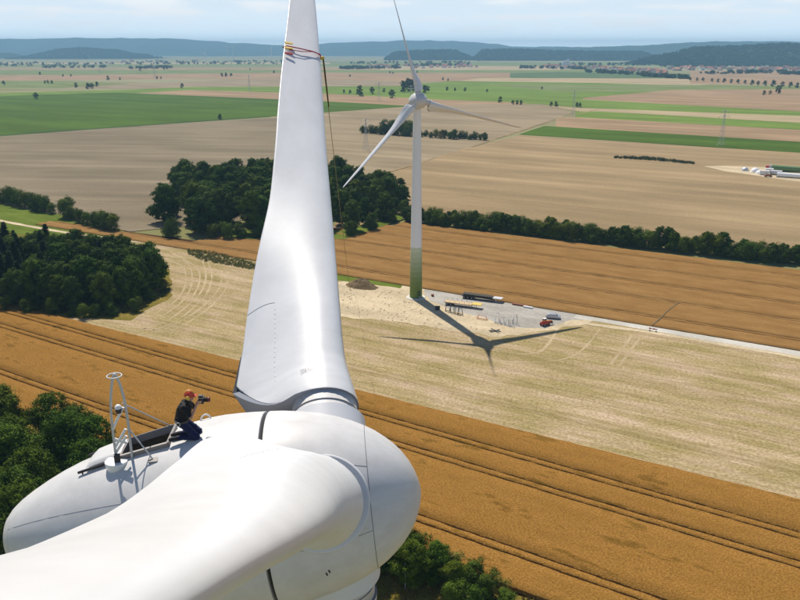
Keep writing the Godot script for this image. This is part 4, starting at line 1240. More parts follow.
	for q in [[0.60, 22.75, 0.1], [0.2, 22.55, 0.25], [-0.4, 22.15, 0.24], [-1.0, 22.0, 0.16]]: loop2.append(bt * Vector3(q[0], q[1], q[2]) - o)
	web.tube(loop2, [0.02], 6, false)
	put(web.mesh(), "webbing", mats.strap, sl)
	for k in 3:
		var bk := MB.new()
		bk.box(Transform3D(bt.basis.rotated(bt.basis.y.normalized(), -0.25), bt * Vector3(-1.02, 22.55 - 0.45 * k, 0.17) - o), Vector3(0.36, 0.10, 0.05))
		put(bk.mesh(), "buckle", mats.yellow if k < 2 else mats.strap, sl)
	var knot := MB.new()
	knot.lathe([Vector2(-0.1, 0.0), Vector2(-0.07, 0.07), Vector2(0.0, 0.09), Vector2(0.07, 0.06), Vector2(0.1, 0.0)], Transform3D(Basis.IDENTITY, bt * Vector3(0.68, 22.65, 0.06) - o), 10)
	put(knot.mesh(), "knot", mats.yellow, sl)
	var p0 := bt * Vector3(0.70, 22.6, 0.05)
	var gl := Vector2(-14.8, -249.9)
	var p1 := Vector3(gl.x, 0.25, gl.y)
	var rp := MB.new()
	var pts := []
	for k in 41:
		var f := k / 40.0
		pts.append(p0.lerp(p1, f) + Vector3(0, -7.0 * sin(PI * f), 0))
	rp.tube(pts, [0.02], 5)
	var ro := put(rp.mesh(), "tag_rope", mats.rope)
	tag(ro, "thin tag line running from the sling on the raised blade down to the ground", "rope")
	var tl := MB.new()
	var tp := []
	for k in 9: tp.append(pts[0].lerp(pts[1], k / 8.0) + Vector3(0.04, 0, 0.03))
	tl.tube(tp, [0.022, 0.026, 0.03, 0.026, 0.026, 0.03, 0.026, 0.022, 0.02], 6)
	var to := put(tl.mesh(), "rope_sleeve", std(0.05, 0.03, 0.03, 0.9))
	tag(to, "dark padded sleeve on the line hanging below the sling knot", "rope sleeve")

# ---------------------------------------------------------------- vegetation
func make_vegetation() -> void:
	# near trees carry small leaves, farther ones larger sprays
	var near_oak := [broadleaf(21, 520, 40, 0.125, Color(0.032, 0.064, 0.014), Color(0.075, 0.120, 0.026), 1.1, 0.8), broadleaf(22, 520, 40, 0.125, Color(0.028, 0.056, 0.014), Color(0.062, 0.105, 0.022), 1.25, 0.6), broadleaf(23, 520, 40, 0.125, Color(0.040, 0.070, 0.015), Color(0.090, 0.130, 0.030), 1.0, 1.0)]
	var oak := [broadleaf(1, 340, 34, 0.20, Color(0.030, 0.058, 0.014), Color(0.066, 0.105, 0.025), 1.15, 0.6), broadleaf(2, 340, 34, 0.20, Color(0.026, 0.052, 0.014), Color(0.056, 0.094, 0.022), 1.3, 0.5), broadleaf(3, 340, 34, 0.20, Color(0.036, 0.064, 0.014), Color(0.078, 0.115, 0.028), 1.0, 0.8)]
	var poplar := [broadleaf(4, 300, 34, 0.19, Color(0.028, 0.058, 0.014), Color(0.060, 0.105, 0.024), 0.85, 0.5), broadleaf(5, 300, 34, 0.19, Color(0.034, 0.066, 0.016), Color(0.072, 0.118, 0.028), 0.75, 0.5)]
	var spruce := [conifer(6, Color(0.014, 0.032, 0.012), Color(0.032, 0.060, 0.020)), conifer(7, Color(0.012, 0.028, 0.013), Color(0.028, 0.052, 0.018))]
	var shrub := [bush(8, 190, 30, 0.12, Color(0.035, 0.068, 0.016), Color(0.080, 0.125, 0.028)), bush(9, 190, 30, 0.12, Color(0.050, 0.082, 0.018), Color(0.110, 0.145, 0.035)), bush(10, 190, 30, 0.12, Color(0.030, 0.060, 0.016), Color(0.065, 0.105, 0.026))]
	var pale_bush := bush(11, 130, 26, 0.13, Color(0.11, 0.12, 0.05), Color(0.19, 0.18, 0.08))
	var r := RandomNumberGenerator.new(); r.seed = 77
	# copse behind the far turbine
	var copse := PackedVector2Array([Vector2(-109.0, -346.7), Vector2(-88.9, -338.7), Vector2(-61.3, -338.7), Vector2(-24.4, -338.7), Vector2(-7.2, -368.3), Vector2(4.1, -392.6), Vector2(0.0, -432.2), Vector2(-35.9, -465.3), Vector2(-91.2, -472.5), Vector2(-130.9, -444.9)])
	for p in spread(copse, 130, 4.4, 3):
		var k := r.randi() % 5
		var h := r.randf_range(1.4, 2.1)
		if p.x > -30: h *= 0.86
		if p.x > -5: h *= 0.7
		plant(oak[k % 3] if k < 3 else poplar[k - 3], "copse_tree", p, Vector3(h * 1.05, h, h * 1.05), r.randf() * TAU, "tall dark green broadleaf tree of the copse behind the far turbine", "tree", "trees of the copse", mats.leaf0)
	for p in [Vector2(-100.8, -336.8), Vector2(-82.6, -334.8), Vector2(-75.2, -332.9), Vector2(-70.3, -334.8), Vector2(-60.7, -334.8), Vector2(-22.2, -338.7), Vector2(-12.9, -350.8), Vector2(-3.8, -368.3), Vector2(2.0, -382.6)]:
		plant(shrub[r.randi() % 3], "copse_shrub", p, Vector3.ONE * r.randf_range(1.2, 2.0), r.randf() * TAU, "rounded green shrub at the foot of the copse trees", "shrub", "shrubs edging the copse", mats.leaf0)
	# wood on the left: spruces at its west end, broadleaf trees to the east
	var wood := PackedVector2Array([Vector2(-223.1, -313.2), Vector2(-160.5, -303.4), Vector2(-132.5, -294.1), Vector2(-109.9, -285.3), Vector2(-93.0, -277.0), Vector2(-84.0, -259.2), Vector2(-86.5, -235.1), Vector2(-107.7, -234.1), Vector2(-130.1, -241.3), Vector2(-192.4, -266.6)])
	for p in spread(wood, 170, 3.6, 4):
		var east: bool = p.x > -118.0 + r.randf_range(-14, 14) or r.randf() < 0.35
		var h := r.randf_range(1.05, 1.6)
		if east:
			plant(oak[r.randi() % 3], "wood_tree", p, Vector3(h, h, h), r.randf() * TAU, "dark broadleaf tree of the wood beside the wheat and the wheel marks", "tree", "broadleaf trees of the left wood", mats.leaf1)
		else:
			plant(spruce[r.randi() % 2], "spruce_tree", p, Vector3(h * 1.75, h * 1.1, h * 1.75), r.randf() * TAU, "dark pointed spruce tree at the west end of the wood", "tree", "spruces of the left wood", mats.leaf1)
	for p in [Vector2(-125.1, -234.1), Vector2(-116.9, -232.2), Vector2(-108.9, -231.2), Vector2(-101.3, -229.3), Vector2(-94.4, -228.3), Vector2(-89.5, -229.3), Vector2(-83.6, -233.1), Vector2(-82.6, -245.5), Vector2(-83.3, -259.2), Vector2(-97.4, -227.4)]:
		plant(shrub[r.randi() % 3], "wood_shrub", p, Vector3.ONE * r.randf_range(0.7, 1.2), r.randf() * TAU, "low green shrub along the wood's edge on the wheat", "shrub", "shrubs edging the left wood", mats.leaf0)
	# trees beside the near wheat field, under the nacelle's tail
	var grove := PackedVector2Array([W(-260, 96), W(-122, 93), W(-112, 86), W(-104, 62), W(-140, 42), W(-260, 42)])
	for p in spread(grove, 120, 3.9, 5):
		var h := r.randf_range(1.15, 1.55)
		plant(near_oak[r.randi() % 3], "grove_tree", p, Vector3(h * 1.15, h, h * 1.15), r.randf() * TAU, "leafy green broadleaf tree of the grove behind the nacelle's tail", "tree", "trees of the grove by the near wheat", mats.leaf0)
	for q in [[-66.0, 91.5, 1.15], [-60.5, 92.0, 1.0], [-57.0, 88.0, 0.95], [-53.0, 91.0, 0.88], [-49.0, 88.5, 0.8], [-46.0, 91.5, 0.72], [-71.0, 87.0, 1.1], [-64.0, 84.5, 0.95], [-42.5, 90.0, 0.6], [-79.0, 90.0, 1.1], [-86.0, 88.0, 1.15]]:
		plant(near_oak[r.randi() % 3], "hedge_tree", W(q[0], q[1]), Vector3(q[2] * 1.15, q[2], q[2] * 1.15), r.randf() * TAU, "bushy green tree on the wheat edge below the turbine's nose", "tree", "trees below the turbine nose", mats.leaf0)
	for q in [[-55.5, 93.2, 1.25], [-51.0, 93.5, 1.15], [-47.5, 93.6, 1.0], [-44.5, 93.0, 1.1], [-40.5, 92.8, 1.0], [-38.0, 91.8, 0.9], [-36.0, 92.6, 0.8], [-59.5, 93.5, 1.1], [-41.5, 87.5, 0.9], [-38.5, 88.5, 0.8], [-34.5, 91.0, 0.7]]:
		plant([shrub[1], shrub[0], pale_bush][r.randi() % 3], "hedge_shrub", W(q[0], q[1]), Vector3.ONE * q[2], r.randf() * TAU, "yellowish green shrub on the wheat edge below the turbine's nose", "shrub", "shrubs below the turbine nose", mats.leaf2)
	# the long hedge beyond the golden wheat
	var u := -182.0
	while u < 60.0:
		var big := r.randf() < 0.35
		var at := W(u, 322.5 + r.randf_range(-2.0, 3.0) + (u + 180.0) * 0.03)
		var s := r.randf_range(1.15, 1.75) if not big else r.randf_range(0.72, 0.98)
		plant(shrub[r.randi() % 3] if not big else oak[r.randi() % 3], "field_hedge_shrub", at, Vector3(s * 1.1, s, s * 1.1), r.randf() * TAU, "round dark shrub in the long hedge between the two cut fields", "shrub", "shrubs of the long hedge", mats.leaf0)
		u += r.randf_range(1.5, 2.8)
	# hedge on the left, by the meadow
	for q in [[-24, 200, 1.8], [-14, 199, 1.7], [-6, 201, 2.0], [3, 203, 1.9], [11, 204, 2.1], [18, 206, 2.0], [25, 208, 1.9], [32, 208, 1.8], [38, 211, 2.0], [45, 212, 1.9], [52, 214, 1.2], [66, 218, 2.2], [72, 220, 1.5], [80, 223, 1.5], [87, 225, 1.4], [95, 227, 1.6], [101, 228, 1.7], [107, 230, 1.8], [113, 231, 1.7]]:
		var g := ground_at(q[0], q[1])
		plant(shrub[r.randi() % 3], "meadow_shrub", g, Vector3.ONE * float(q[2]) * 0.95, r.randf() * TAU, "dense dark shrub in the hedge between meadow and ploughed field", "shrub", "shrubs of the meadow hedge", mats.leaf1)
	# short hedgerow in the middle distance
	for k in 26:
		var x := 362.0 + k * 4.9 + r.randf_range(-1, 1)
		var g := ground_at(x, 133.0 + (x - 362.0) * 0.062 + r.randf_range(-0.6, 0.6))
		var s := r.randf_range(1.1, 1.9)
		if absf(x - 400) < 14: s *= 1.7
		var straw := absf(x - 437) < 6
		plant(pale_bush if straw else shrub[r.randi() % 3], "hedgerow_shrub", g, Vector3.ONE * s * (1.5 if straw else 1.0), r.randf() * TAU, "pale round bush standing in the short hedgerow" if straw else "dark shrub of the short hedgerow behind the far tower", "shrub", "" if straw and false else "shrubs of the short hedgerow", mats.leaf0)
	# weeds on the bank beside the golden wheat, and stray plants in the stubble
	weeds("weed_bank", [Vector2(-87.6, -313.2), Vector2(-75.3, -308.2), Vector2(-52.8, -288.2), Vector2(-36.7, -275.6), Vector2(-36.1, -270.4), Vector2(-53.1, -281.1), Vector2(-76.0, -294.1), Vector2(-85.5, -305.0)], 900, 1.0, Color(0.20, 0.22, 0.08), Color(0.36, 0.34, 0.16), "pale green weeds growing on the bank beside the stubble", 21)
	weeds("dry_grass", [W(-95, 60), W(-20, 60), W(-20, 95), W(-95, 95)], 3600, 0.5, Color(0.20, 0.15, 0.05), Color(0.40, 0.30, 0.12), "dry tufted grass below the turbine's nose", 22)
	weeds("wood_undergrowth", [Vector2(-127.6, -236.1), Vector2(-106.4, -231.2), Vector2(-88.8, -227.4), Vector2(-77.9, -249.9), Vector2(-80.2, -262.8), Vector2(-85.9, -245.5), Vector2(-108.9, -237.1)], 700, 0.7, Color(0.07, 0.09, 0.03), Color(0.16, 0.16, 0.06), "low undergrowth along the wood's shaded edge", 23)

func ground_at(px: float, py: float) -> Vector2:
	# where the sight line through a picture point meets the level ground
	var d := Vector3((px - 400.0) / 780.0, (300.0 - py) / 780.0, -1.0).rotated(Vector3.RIGHT, deg_to_rad(-17.771))
	var t := 78.7 / -d.y
	return Vector2(d.x, d.z) * t

func weeds(called: String, poly: Array, count: int, size: float, ca: Color, cb: Color, label: String, sd: int) -> void:
	var r := RandomNumberGenerator.new(); r.seed = sd
	var mb := MB.new()
	for k in 26:
		var a := r.randf() * TAU
		var d := Vector3(cos(a), 0, sin(a))
		var p := d * r.randf() * 0.4
		var tip := p + d * 0.25 * r.randf() + Vector3(0, r.randf_range(0.35, 1.0), 0)
		var w := Vector3(-d.z, 0, d.x) * 0.05
		var col := ca.lerp(cb, r.randf())
		var nn := (d + Vector3(0, 0.5, 0)).normalized()
		var o := mb.v.size()
		mb.vert(p - w, nn, Vector2.ZERO, col); mb.vert(p + w, nn, Vector2.ZERO, col); mb.vert(tip, nn, Vector2.ZERO, col)
		mb.tri(o, o + 1, o + 2)
	var mm := MultiMesh.new(); mm.transform_format = MultiMesh.TRANSFORM_3D
	mm.mesh = mb.mesh(); mm.mesh.surface_set_material(0, mats.leaf2[0])
	var pts := spread_fast(PackedVector2Array(poly), count, sd)
	mm.instance_count = pts.size()
	for i in pts.size():
		var s := size * r.randf_range(0.6, 1.4)
		mm.set_instance_transform(i, Transform3D(Basis(Vector3.UP, r.randf() * TAU).scaled(Vector3(s * 1.2, s, s * 1.2)), Vector3(pts[i].x, 0.1, pts[i].y)))
	var o := MultiMeshInstance3D.new(); o.multimesh = mm; o.name = numbered(called); add_child(o)
	tag(o, label, "weeds", "", "stuff")

func spread_fast(poly: PackedVector2Array, count: int, sd: int) -> Array:
	return spread(poly, count, 0.0, sd)

# ---------------------------------------------------------------- things on and round the pad
func xf(p: Vector2, turn: float, y := 0.25) -> Transform3D:
	return Transform3D(Basis(Vector3.UP, turn), Vector3(p.x, y, p.y))

func wheel(parent: Node3D, at: Vector3, r: float, w: float) -> void:
	var m := MB.new()
	var f := Transform3D(Basis(Vector3.BACK, Vector3.UP, Vector3.LEFT), at)
	m.lathe([Vector2(-w * 0.5, r * 0.55), Vector2(-w * 0.5, r * 0.92), Vector2(-w * 0.38, r), Vector2(w * 0.38, r), Vector2(w * 0.5, r * 0.92), Vector2(w * 0.5, r * 0.55)], f, 16)
	var t := put(m.mesh(), "wheel", mats.rubber, parent)
	var h := MB.new()
	h.lathe([Vector2(-w * 0.42, 0.0), Vector2(-w * 0.42, r * 0.56), Vector2(w * 0.42, r * 0.56), Vector2(w * 0.42, 0.0)], f, 12)
	put(h.mesh(), "rim", mats.galv, t)

func make_trailer(p: Vector2, turn: float, length: float, deck: Material, label: String, axles: int, cargo: Material) -> Node3D:
	var o := thing("low_bed_trailer", Vector3(p.x, 0.25, p.y), label, "trailer", "trailers on the gravel pad")
	o.rotation.y = turn
	var d := MB.new()
	d.box(Transform3D(Basis.IDENTITY, Vector3(0, 1.05, 0)), Vector3(length, 0.22, 2.5))
	put(d.mesh(), "deck", deck, o)
	for z in [-0.55, 0.55]:
		var b := MB.new()
		b.box(Transform3D(Basis.IDENTITY, Vector3(0, 0.8, z)), Vector3(length * 0.98, 0.28, 0.22))
		put(b.mesh(), "chassis_beam", mats.rust, o)
	var g := MB.new()
	g.box(Transform3D(Basis.IDENTITY, Vector3(length * 0.5 + 1.3, 1.35, 0)), Vector3(3.0, 0.18, 2.3))
	g.box(Transform3D(Basis(Vector3.BACK, 0.5), Vector3(length * 0.5 - 0.05, 1.2, 0)), Vector3(0.6, 0.2, 2.3))
	put(g.mesh(), "gooseneck", mats.yellow if cargo == null else mats.galv, o)
	for k in axles:
		for z in [-1.0, 1.0]: wheel(o, Vector3(-length * 0.5 + 1.0 + k * 1.3, 0.48, z), 0.48, 0.45)
	for z in [-0.9, 0.9]:
		var lg := MB.new()
		lg.box(Transform3D(Basis.IDENTITY, Vector3(length * 0.5 + 0.8, 0.62, z)), Vector3(0.14, 1.26, 0.14))
		put(lg.mesh(), "landing_leg", mats.galv, o)
	for k in 6:
		for z in [-1.22, 1.22]:
			var s := MB.new()
			s.box(Transform3D(Basis.IDENTITY, Vector3(-length * 0.45 + k * length * 0.17, 1.55, z)), Vector3(0.08, 0.8, 0.08))
			put(s.mesh(), "stake", mats.galv if cargo == null else mats.darkbox, o)
	return o

func frame_stand(p: Vector2, turn: float, h: float, w: float, mat: Material, label: String, group: String) -> void:
	var o := thing("steel_stand", Vector3(p.x, 0.25, p.y), label, "stand", group)
	o.rotation.y = turn
	for s in [-1.0, 1.0]:
		var m := MB.new()
		m.tube([Vector3(s * w * 0.5, 0.0, -0.5), Vector3(s * w * 0.35, h, 0), Vector3(s * w * 0.5, 0.0, 0.5)], [0.07], 6)
		put(m.mesh(), "leg", mat, o)
	var b := MB.new()
	b.tube([Vector3(-w * 0.36, h, 0), Vector3(w * 0.36, h, 0)], [0.075], 6)
	put(b.mesh(), "cross_bar", mat, o)
	for z in [-0.5, 0.5]:
		var c := MB.new()
		c.tube([Vector3(-w * 0.5, 0.06, z), Vector3(w * 0.5, 0.06, z)], [0.06], 6)
		put(c.mesh(), "foot_bar", mat, o)

func make_vehicle(p: Vector2, turn: float, body: Material, label: String, called: String, size: Vector3, y := 0.25) -> Node3D:
	var o := thing(called, Vector3(p.x, y, p.y), label, "car" if size.y < 1.8 else "truck", "")
	o.rotation.y = turn
	var L := size.x; var H := size.y; var wd := size.z
	# side outline, lofted across the width with drawn-in edges
	var out := [Vector2(-0.5, 0.28), Vector2(-0.5, 0.55), Vector2(-0.46, 0.66), Vector2(-0.36, 0.95), Vector2(-0.26, 1.0), Vector2(0.08, 1.0), Vector2(0.2, 0.92), Vector2(0.30, 0.66), Vector2(0.46, 0.58), Vector2(0.5, 0.45), Vector2(0.5, 0.28)]
	var rings := []
	for z in [-0.5, -0.47, 0.47, 0.5]:
		var ring := PackedVector3Array()
		for q in out:
			var pinch: float = 1.0 if absf(z) < 0.48 else 0.97
			ring.append(Vector3(q.x * L * pinch, 0.28 * H + (q.y - 0.28) * H * pinch, z * wd * (0.86 if q.y > 0.7 else 1.0)))
		rings.append(ring)
	var m := MB.new(); m.loft(rings)
	for e in [0, 3]:
		var ring: PackedVector3Array = rings[e]
		var cc := Vector3.ZERO
		for q in ring: cc += q
		cc /= ring.size()
		var nn := Vector3(0, 0, -1 if e == 0 else 1)
		var ci := m.vert(cc, nn)
		for k in ring.size():
			var a := m.vert(ring[k], nn); var b := m.vert(ring[(k + 1) % ring.size()], nn)
			m.tri(ci, a, b)
	put(m.mesh(), "body", body, o)
	for s in [-1.0, 1.0]:
		var g := MB.new()
		g.box(Transform3D(Basis.IDENTITY, Vector3(-0.08 * L, H * 0.8, s * wd * 0.435)), Vector3(L * 0.42, H * 0.2, 0.03))
		put(g.mesh(), "side_window", mats.glass, o)
	var ws := MB.new()
	ws.box(Transform3D(Basis(Vector3.BACK, 0.95), Vector3(0.262 * L, H * 0.80, 0)), Vector3(0.03, H * 0.3, wd * 0.74))
	put(ws.mesh(), "windscreen", mats.glass, o)
	for x in [-0.32, 0.32]:
		for s in [-1.0, 1.0]: wheel(o, Vector3(x * L, 0.32, s * wd * 0.44), 0.32, 0.2)
	return o

func make_site() -> void:
	var along := -deg_to_rad(30.0)
	# spoil heap
	var pile := MB.new()
	var f := noise(8, 0.35, 4)
	var rings := []
	for i in 15:
		var t := i / 14.0
		var row := PackedVector3Array()
		for k in 48:
			var a := TAU * k / 48.0
			var rad := (1.0 - t) * (1.0 + 0.18 * f.get_noise_2d(cos(a) * 6.0, sin(a) * 6.0 + 20.0))
			var x := cos(a) * 6.2 * rad; var z := sin(a) * 3.6 * rad
			var h := 3.1 * (1.0 - pow(1.0 - t, 1.3)) * 0.97 + 0.7 * f.get_noise_3d(x * 1.6, t * 4.0, z * 1.6) * (0.3 + t)
			row.append(Vector3(x, maxf(h, 0.0) - 0.05, z))
		rings.append(row)
	pile.loft(rings)
	var pg := Vector2(-13.3, -260.4)
	var po := put(pile.mesh(), "soil_heap", mats.dirt); po.position = Vector3(pg.x, 0.25, pg.y); po.rotation.y = along
	tag(po, "brown heap of excavated soil left of the banded tower foot", "heap")
	# clods on the bare ground
	var r := RandomNumberGenerator.new(); r.seed = 12
	var clod := MB.new()
	var crow := []
	for i in 5:
		var row := PackedVector3Array()
		for k in 7:
			var a := TAU * k / 7.0
			var t := i / 4.0
			row.append(Vector3(cos(a), 0, sin(a)) * 0.22 * cos(t * PI * 0.5) * (1.0 + 0.4 * f.get_noise_2d(k * 9.0, i * 7.0)) + Vector3(0, 0.18 * sin(t * PI * 0.5), 0))
		crow.append(row)
	clod.loft(crow)
	var cm := MultiMesh.new(); cm.transform_format = MultiMesh.TRANSFORM_3D; cm.mesh = clod.mesh(); cm.mesh.surface_set_material(0, mats.sand)
	var cpts := spread(PackedVector2Array([Vector2(-20.8, -259.2), Vector2(0.0, -254.5), Vector2(12.6, -233.1), Vector2(23.6, -216.5), Vector2(11.7, -214.8), Vector2(-17.1, -229.3)]), 170, 0.2, 12)
	cm.instance_count = cpts.size()
	for i in cpts.size(): cm.set_instance_transform(i, Transform3D(Basis(Vector3.UP, r.randf() * TAU).scaled(Vector3.ONE * r.randf_range(0.4, 1.5)), Vector3(cpts[i].x, 0.24, cpts[i].y)))
	var co := MultiMeshInstance3D.new(); co.multimesh = cm; co.name = numbered("clods"); add_child(co)
	tag(co, "scattered clods of earth on the bare ground round the tower", "clods", "", "stuff")
	# trailers
	var t1 := make_trailer(Vector2(25.8, -245.5), along + 0.1, 11.0, mats.darkbox, "dark low bed trailer loaded with black beams at the pad's wheat side", 3, mats.darkbox)
	var bl := MB.new()
	bl.box(Transform3D.IDENTITY, Vector3(10.0, 0.12, 0.34)); bl.box(Transform3D(Basis.IDENTITY, Vector3(0, 0.2, 0)), Vector3(10.0, 0.3, 0.12)); bl.box(Transform3D(Basis.IDENTITY, Vector3(0, 0.4, 0)), Vector3(10.0, 0.12, 0.34))
	var blm := bl.mesh()
	for k in 4:
		var bo := put(blm, "loaded_beam", std(0.07, 0.06, 0.04, 0.7)); bo.transform = t1.transform * Transform3D(Basis.IDENTITY, Vector3(-0.3 + 0.15 * k, 1.22, -0.9 + 0.6 * k))
		tag(bo, "dark steel beam lying lengthwise on the low bed trailer", "beam", "beams loaded on the dark trailer")
	make_trailer(Vector2(19.0, -238.7), along + 0.12, 9.5, mats.timber, "beige plank deck trailer with yellow gooseneck beside the tower shadow", 2, null)
	# stands and posts
	for q in [[448, 312, 2.6], [452, 313.5, 2.2], [457, 314.5, 2.4], [460, 315.5, 2.0]]:
		frame_stand(ground_at(q[0], q[1]), along + r.randf_range(-0.3, 0.3), q[2], 1.6, mats.darkbox, "dark steel stand in the cluster beside the beige trailer", "dark stands beside the beige trailer")
	for q in [[497, 323.5, 3.2], [502, 324, 1.8], [507, 326, 2.0], [511, 327, 2.2], [515, 324.5, 3.0]]:
		frame_stand(ground_at(q[0], q[1]), along + r.randf_range(-0.6, 0.6), q[2], 1.3, mats.galv, "grey steel stand in the row on the gravel pad", "grey stands on the pad")
	frame_stand(Vector2(25.1, -225.5), along, 1.3, 3.4, mats.orange, "low orange frame stand lying near the tower shadow", "")
	# bundle of red beams
	for k in 2:
		var m := MB.new()
		m.box(Transform3D(Basis.IDENTITY, Vector3(0, 0.22, 0)), Vector3(5.4 if k == 0 else 3.2, 0.44, 0.5))
		m.box(Transform3D(Basis.IDENTITY, Vector3(0, 0.46, 0)), Vector3(5.2 if k == 0 else 3.0, 0.05, 0.7))
		var g := Vector2(38.7, -238.7) if k == 0 else Vector2(40.9, -236.5)
		var o := put(m.mesh(), "steel_beam", mats.rust if k == 0 else mats.white); o.transform = xf(g, along)
		tag(o, "rust red steel beam lying on the gravel at the wheat's edge" if k == 0 else "pale steel beam lying beside the rust red one", "beam")
	# planks lying in a cross
	for k in 3:
		var m := MB.new()
		m.box(Transform3D(Basis.IDENTITY, Vector3(0, 0.08 + 0.12 * k, 0)), Vector3(3.6, 0.12, 0.35))
		var o := put(m.mesh(), "plank", mats.darkbox); o.transform = xf(Vector2(27.8, -214.8), along + [0.2, 1.1, -0.5][k])
		tag(o, "dark plank of the crossed pile on the stubble's edge", "plank", "crossed dark planks")
	# generator box by the tower foot
	var gb := thing("generator_box", Vector3(0, 0, 0), "small black generator box standing in the tower's shadow", "generator")
	gb.transform = xf(Vector2(11.9, -234.6), along + 0.5)
	var g1 := MB.new(); g1.box(Transform3D(Basis.IDENTITY, Vector3(0, 0.6, 0)), Vector3(1.5, 1.0, 0.9)); put(g1.mesh(), "housing", mats.darkbox, gb)
	var g2 := MB.new(); g2.box(Transform3D(Basis.IDENTITY, Vector3(0, 1.12, 0)), Vector3(1.6, 0.06, 1.0)); put(g2.mesh(), "lid", mats.black, gb)
	for x in [-0.6, 0.6]:
		var g3 := MB.new(); g3.box(Transform3D(Basis.IDENTITY, Vector3(x, 0.06, 0)), Vector3(0.15, 0.12, 0.9)); put(g3.mesh(), "skid", mats.steel, gb)
	# small box at the tower's right
	var sb := MB.new(); sb.box(Transform3D(Basis.IDENTITY, Vector3(0, 0.35, 0)), Vector3(0.8, 0.7, 0.6)); sb.box(Transform3D(Basis.IDENTITY, Vector3(0, 0.73, 0)), Vector3(0.86, 0.06, 0.66))
	var so := put(sb.mesh(), "tool_box", mats.rust); so.transform = xf(Vector2(10.9, -248.8), 0.3); tag(so, "small dark red tool box beside the banded tower foot", "box")
	# red telehandler and silver car
	var th := thing("telehandler", Vector3.ZERO, "red and orange telehandler parked at the pad's far corner", "machine")
	th.transform = xf(Vector2(43.4, -220.0), along + 1.1).scaled_local(Vector3.ONE * 0.78)
	var b := MB.new(); b.box(Transform3D(Basis.IDENTITY, Vector3(0, 1.0, 0)), Vector3(3.8, 0.7, 1.9)); b.box(Transform3D(Basis.IDENTITY, Vector3(-1.2, 1.5, 0.4)), Vector3(1.4, 0.5, 1.0)); put(b.mesh(), "chassis", mats.red, th)
	var cb := MB.new(); cb.box(Transform3D(Basis.IDENTITY, Vector3(0.1, 1.9, -0.5)), Vector3(1.3, 1.3, 0.9)); put(cb.mesh(), "cab", mats.glass, th)
	var cr := MB.new(); cr.box(Transform3D(Basis.IDENTITY, Vector3(0.1, 2.58, -0.5)), Vector3(1.4, 0.08, 1.0)); put(cr.mesh(), "cab_roof", mats.white, th)
	var bo2 := MB.new(); bo2.box(Transform3D(Basis(Vector3.BACK, -0.12), Vector3(0.5, 1.75, 0.45)), Vector3(5.0, 0.4, 0.4)); put(bo2.mesh(), "boom", mats.orange, th)
	var fk := MB.new(); fk.box(Transform3D(Basis.IDENTITY, Vector3(3.0, 0.9, 0.3)), Vector3(0.1, 1.0, 1.3))
	for z in [0.0, 0.7]: fk.box(Transform3D(Basis.IDENTITY, Vector3(3.6, 0.45, z)), Vector3(1.2, 0.06, 0.12))
	put(fk.mesh(), "fork", mats.darkbox, th)
	for x in [-1.25, 1.25]:
		for z in [-0.95, 0.95]: wheel(th, Vector3(x, 0.55, z), 0.55, 0.4)
	make_vehicle(Vector2(47.0, -226.4), along + 0.25, std(0.45, 0.47, 0.52, 0.3, 0.5), "silver car parked beside the red telehandler", "parked_car", Vector3(4.4, 1.5, 1.8))
	var ba := thing("site_barrier", Vector3.ZERO, "small red and white barrier standing alone beside the gravel track", "barrier")
	ba.transform = xf(Vector2(74.1, -214.8), along, 0.24)
	for k in 4:
		var bm := MB.new(); bm.box(Transform3D(Basis.IDENTITY, Vector3(-0.9 + 0.6 * k, 0.75, 0)), Vector3(0.6, 0.4, 0.05)); put(bm.mesh(), "board", mats.red if k % 2 == 0 else mats.white, ba)
	for x in [-0.9, 0.9]:
		var bf := MB.new(); bf.box(Transform3D(Basis.IDENTITY, Vector3(x, 0.45, 0.06)), Vector3(0.06, 0.9, 0.06)); bf.box(Transform3D(Basis.IDENTITY, Vector3(x, 0.06, 0.06)), Vector3(0.3, 0.12, 0.8)); put(bf.mesh(), "foot", mats.rubber, ba)
	# slim pole in the dry grass
	var pl := thing("survey_pole", Vector3.ZERO, "slim white pole standing in dry grass below the turbine's nose", "pole")
	var pp := Vector2(0.8, -100.4)
	pl.position = Vector3(pp.x, 0.07, pp.y)
	var pm := MB.new(); pm.tube([Vector3(0, -0.1, 0), Vector3(0, 4.6, 0)], [0.04, 0.035], 8); put(pm.mesh(), "shaft", mats.white, pl)
	var pf := MB.new(); pf.lathe([Vector2(0, 0.0), Vector2(0.0, 0.18), Vector2(0.08, 0.14), Vector2(0.1, 0.0)], Transform3D(Basis(Vector3.UP, Vector3.LEFT, Vector3.BACK), Vector3.ZERO), 14); put(pf.mesh(), "foot", mats.concrete, pl)
	make_second_site()

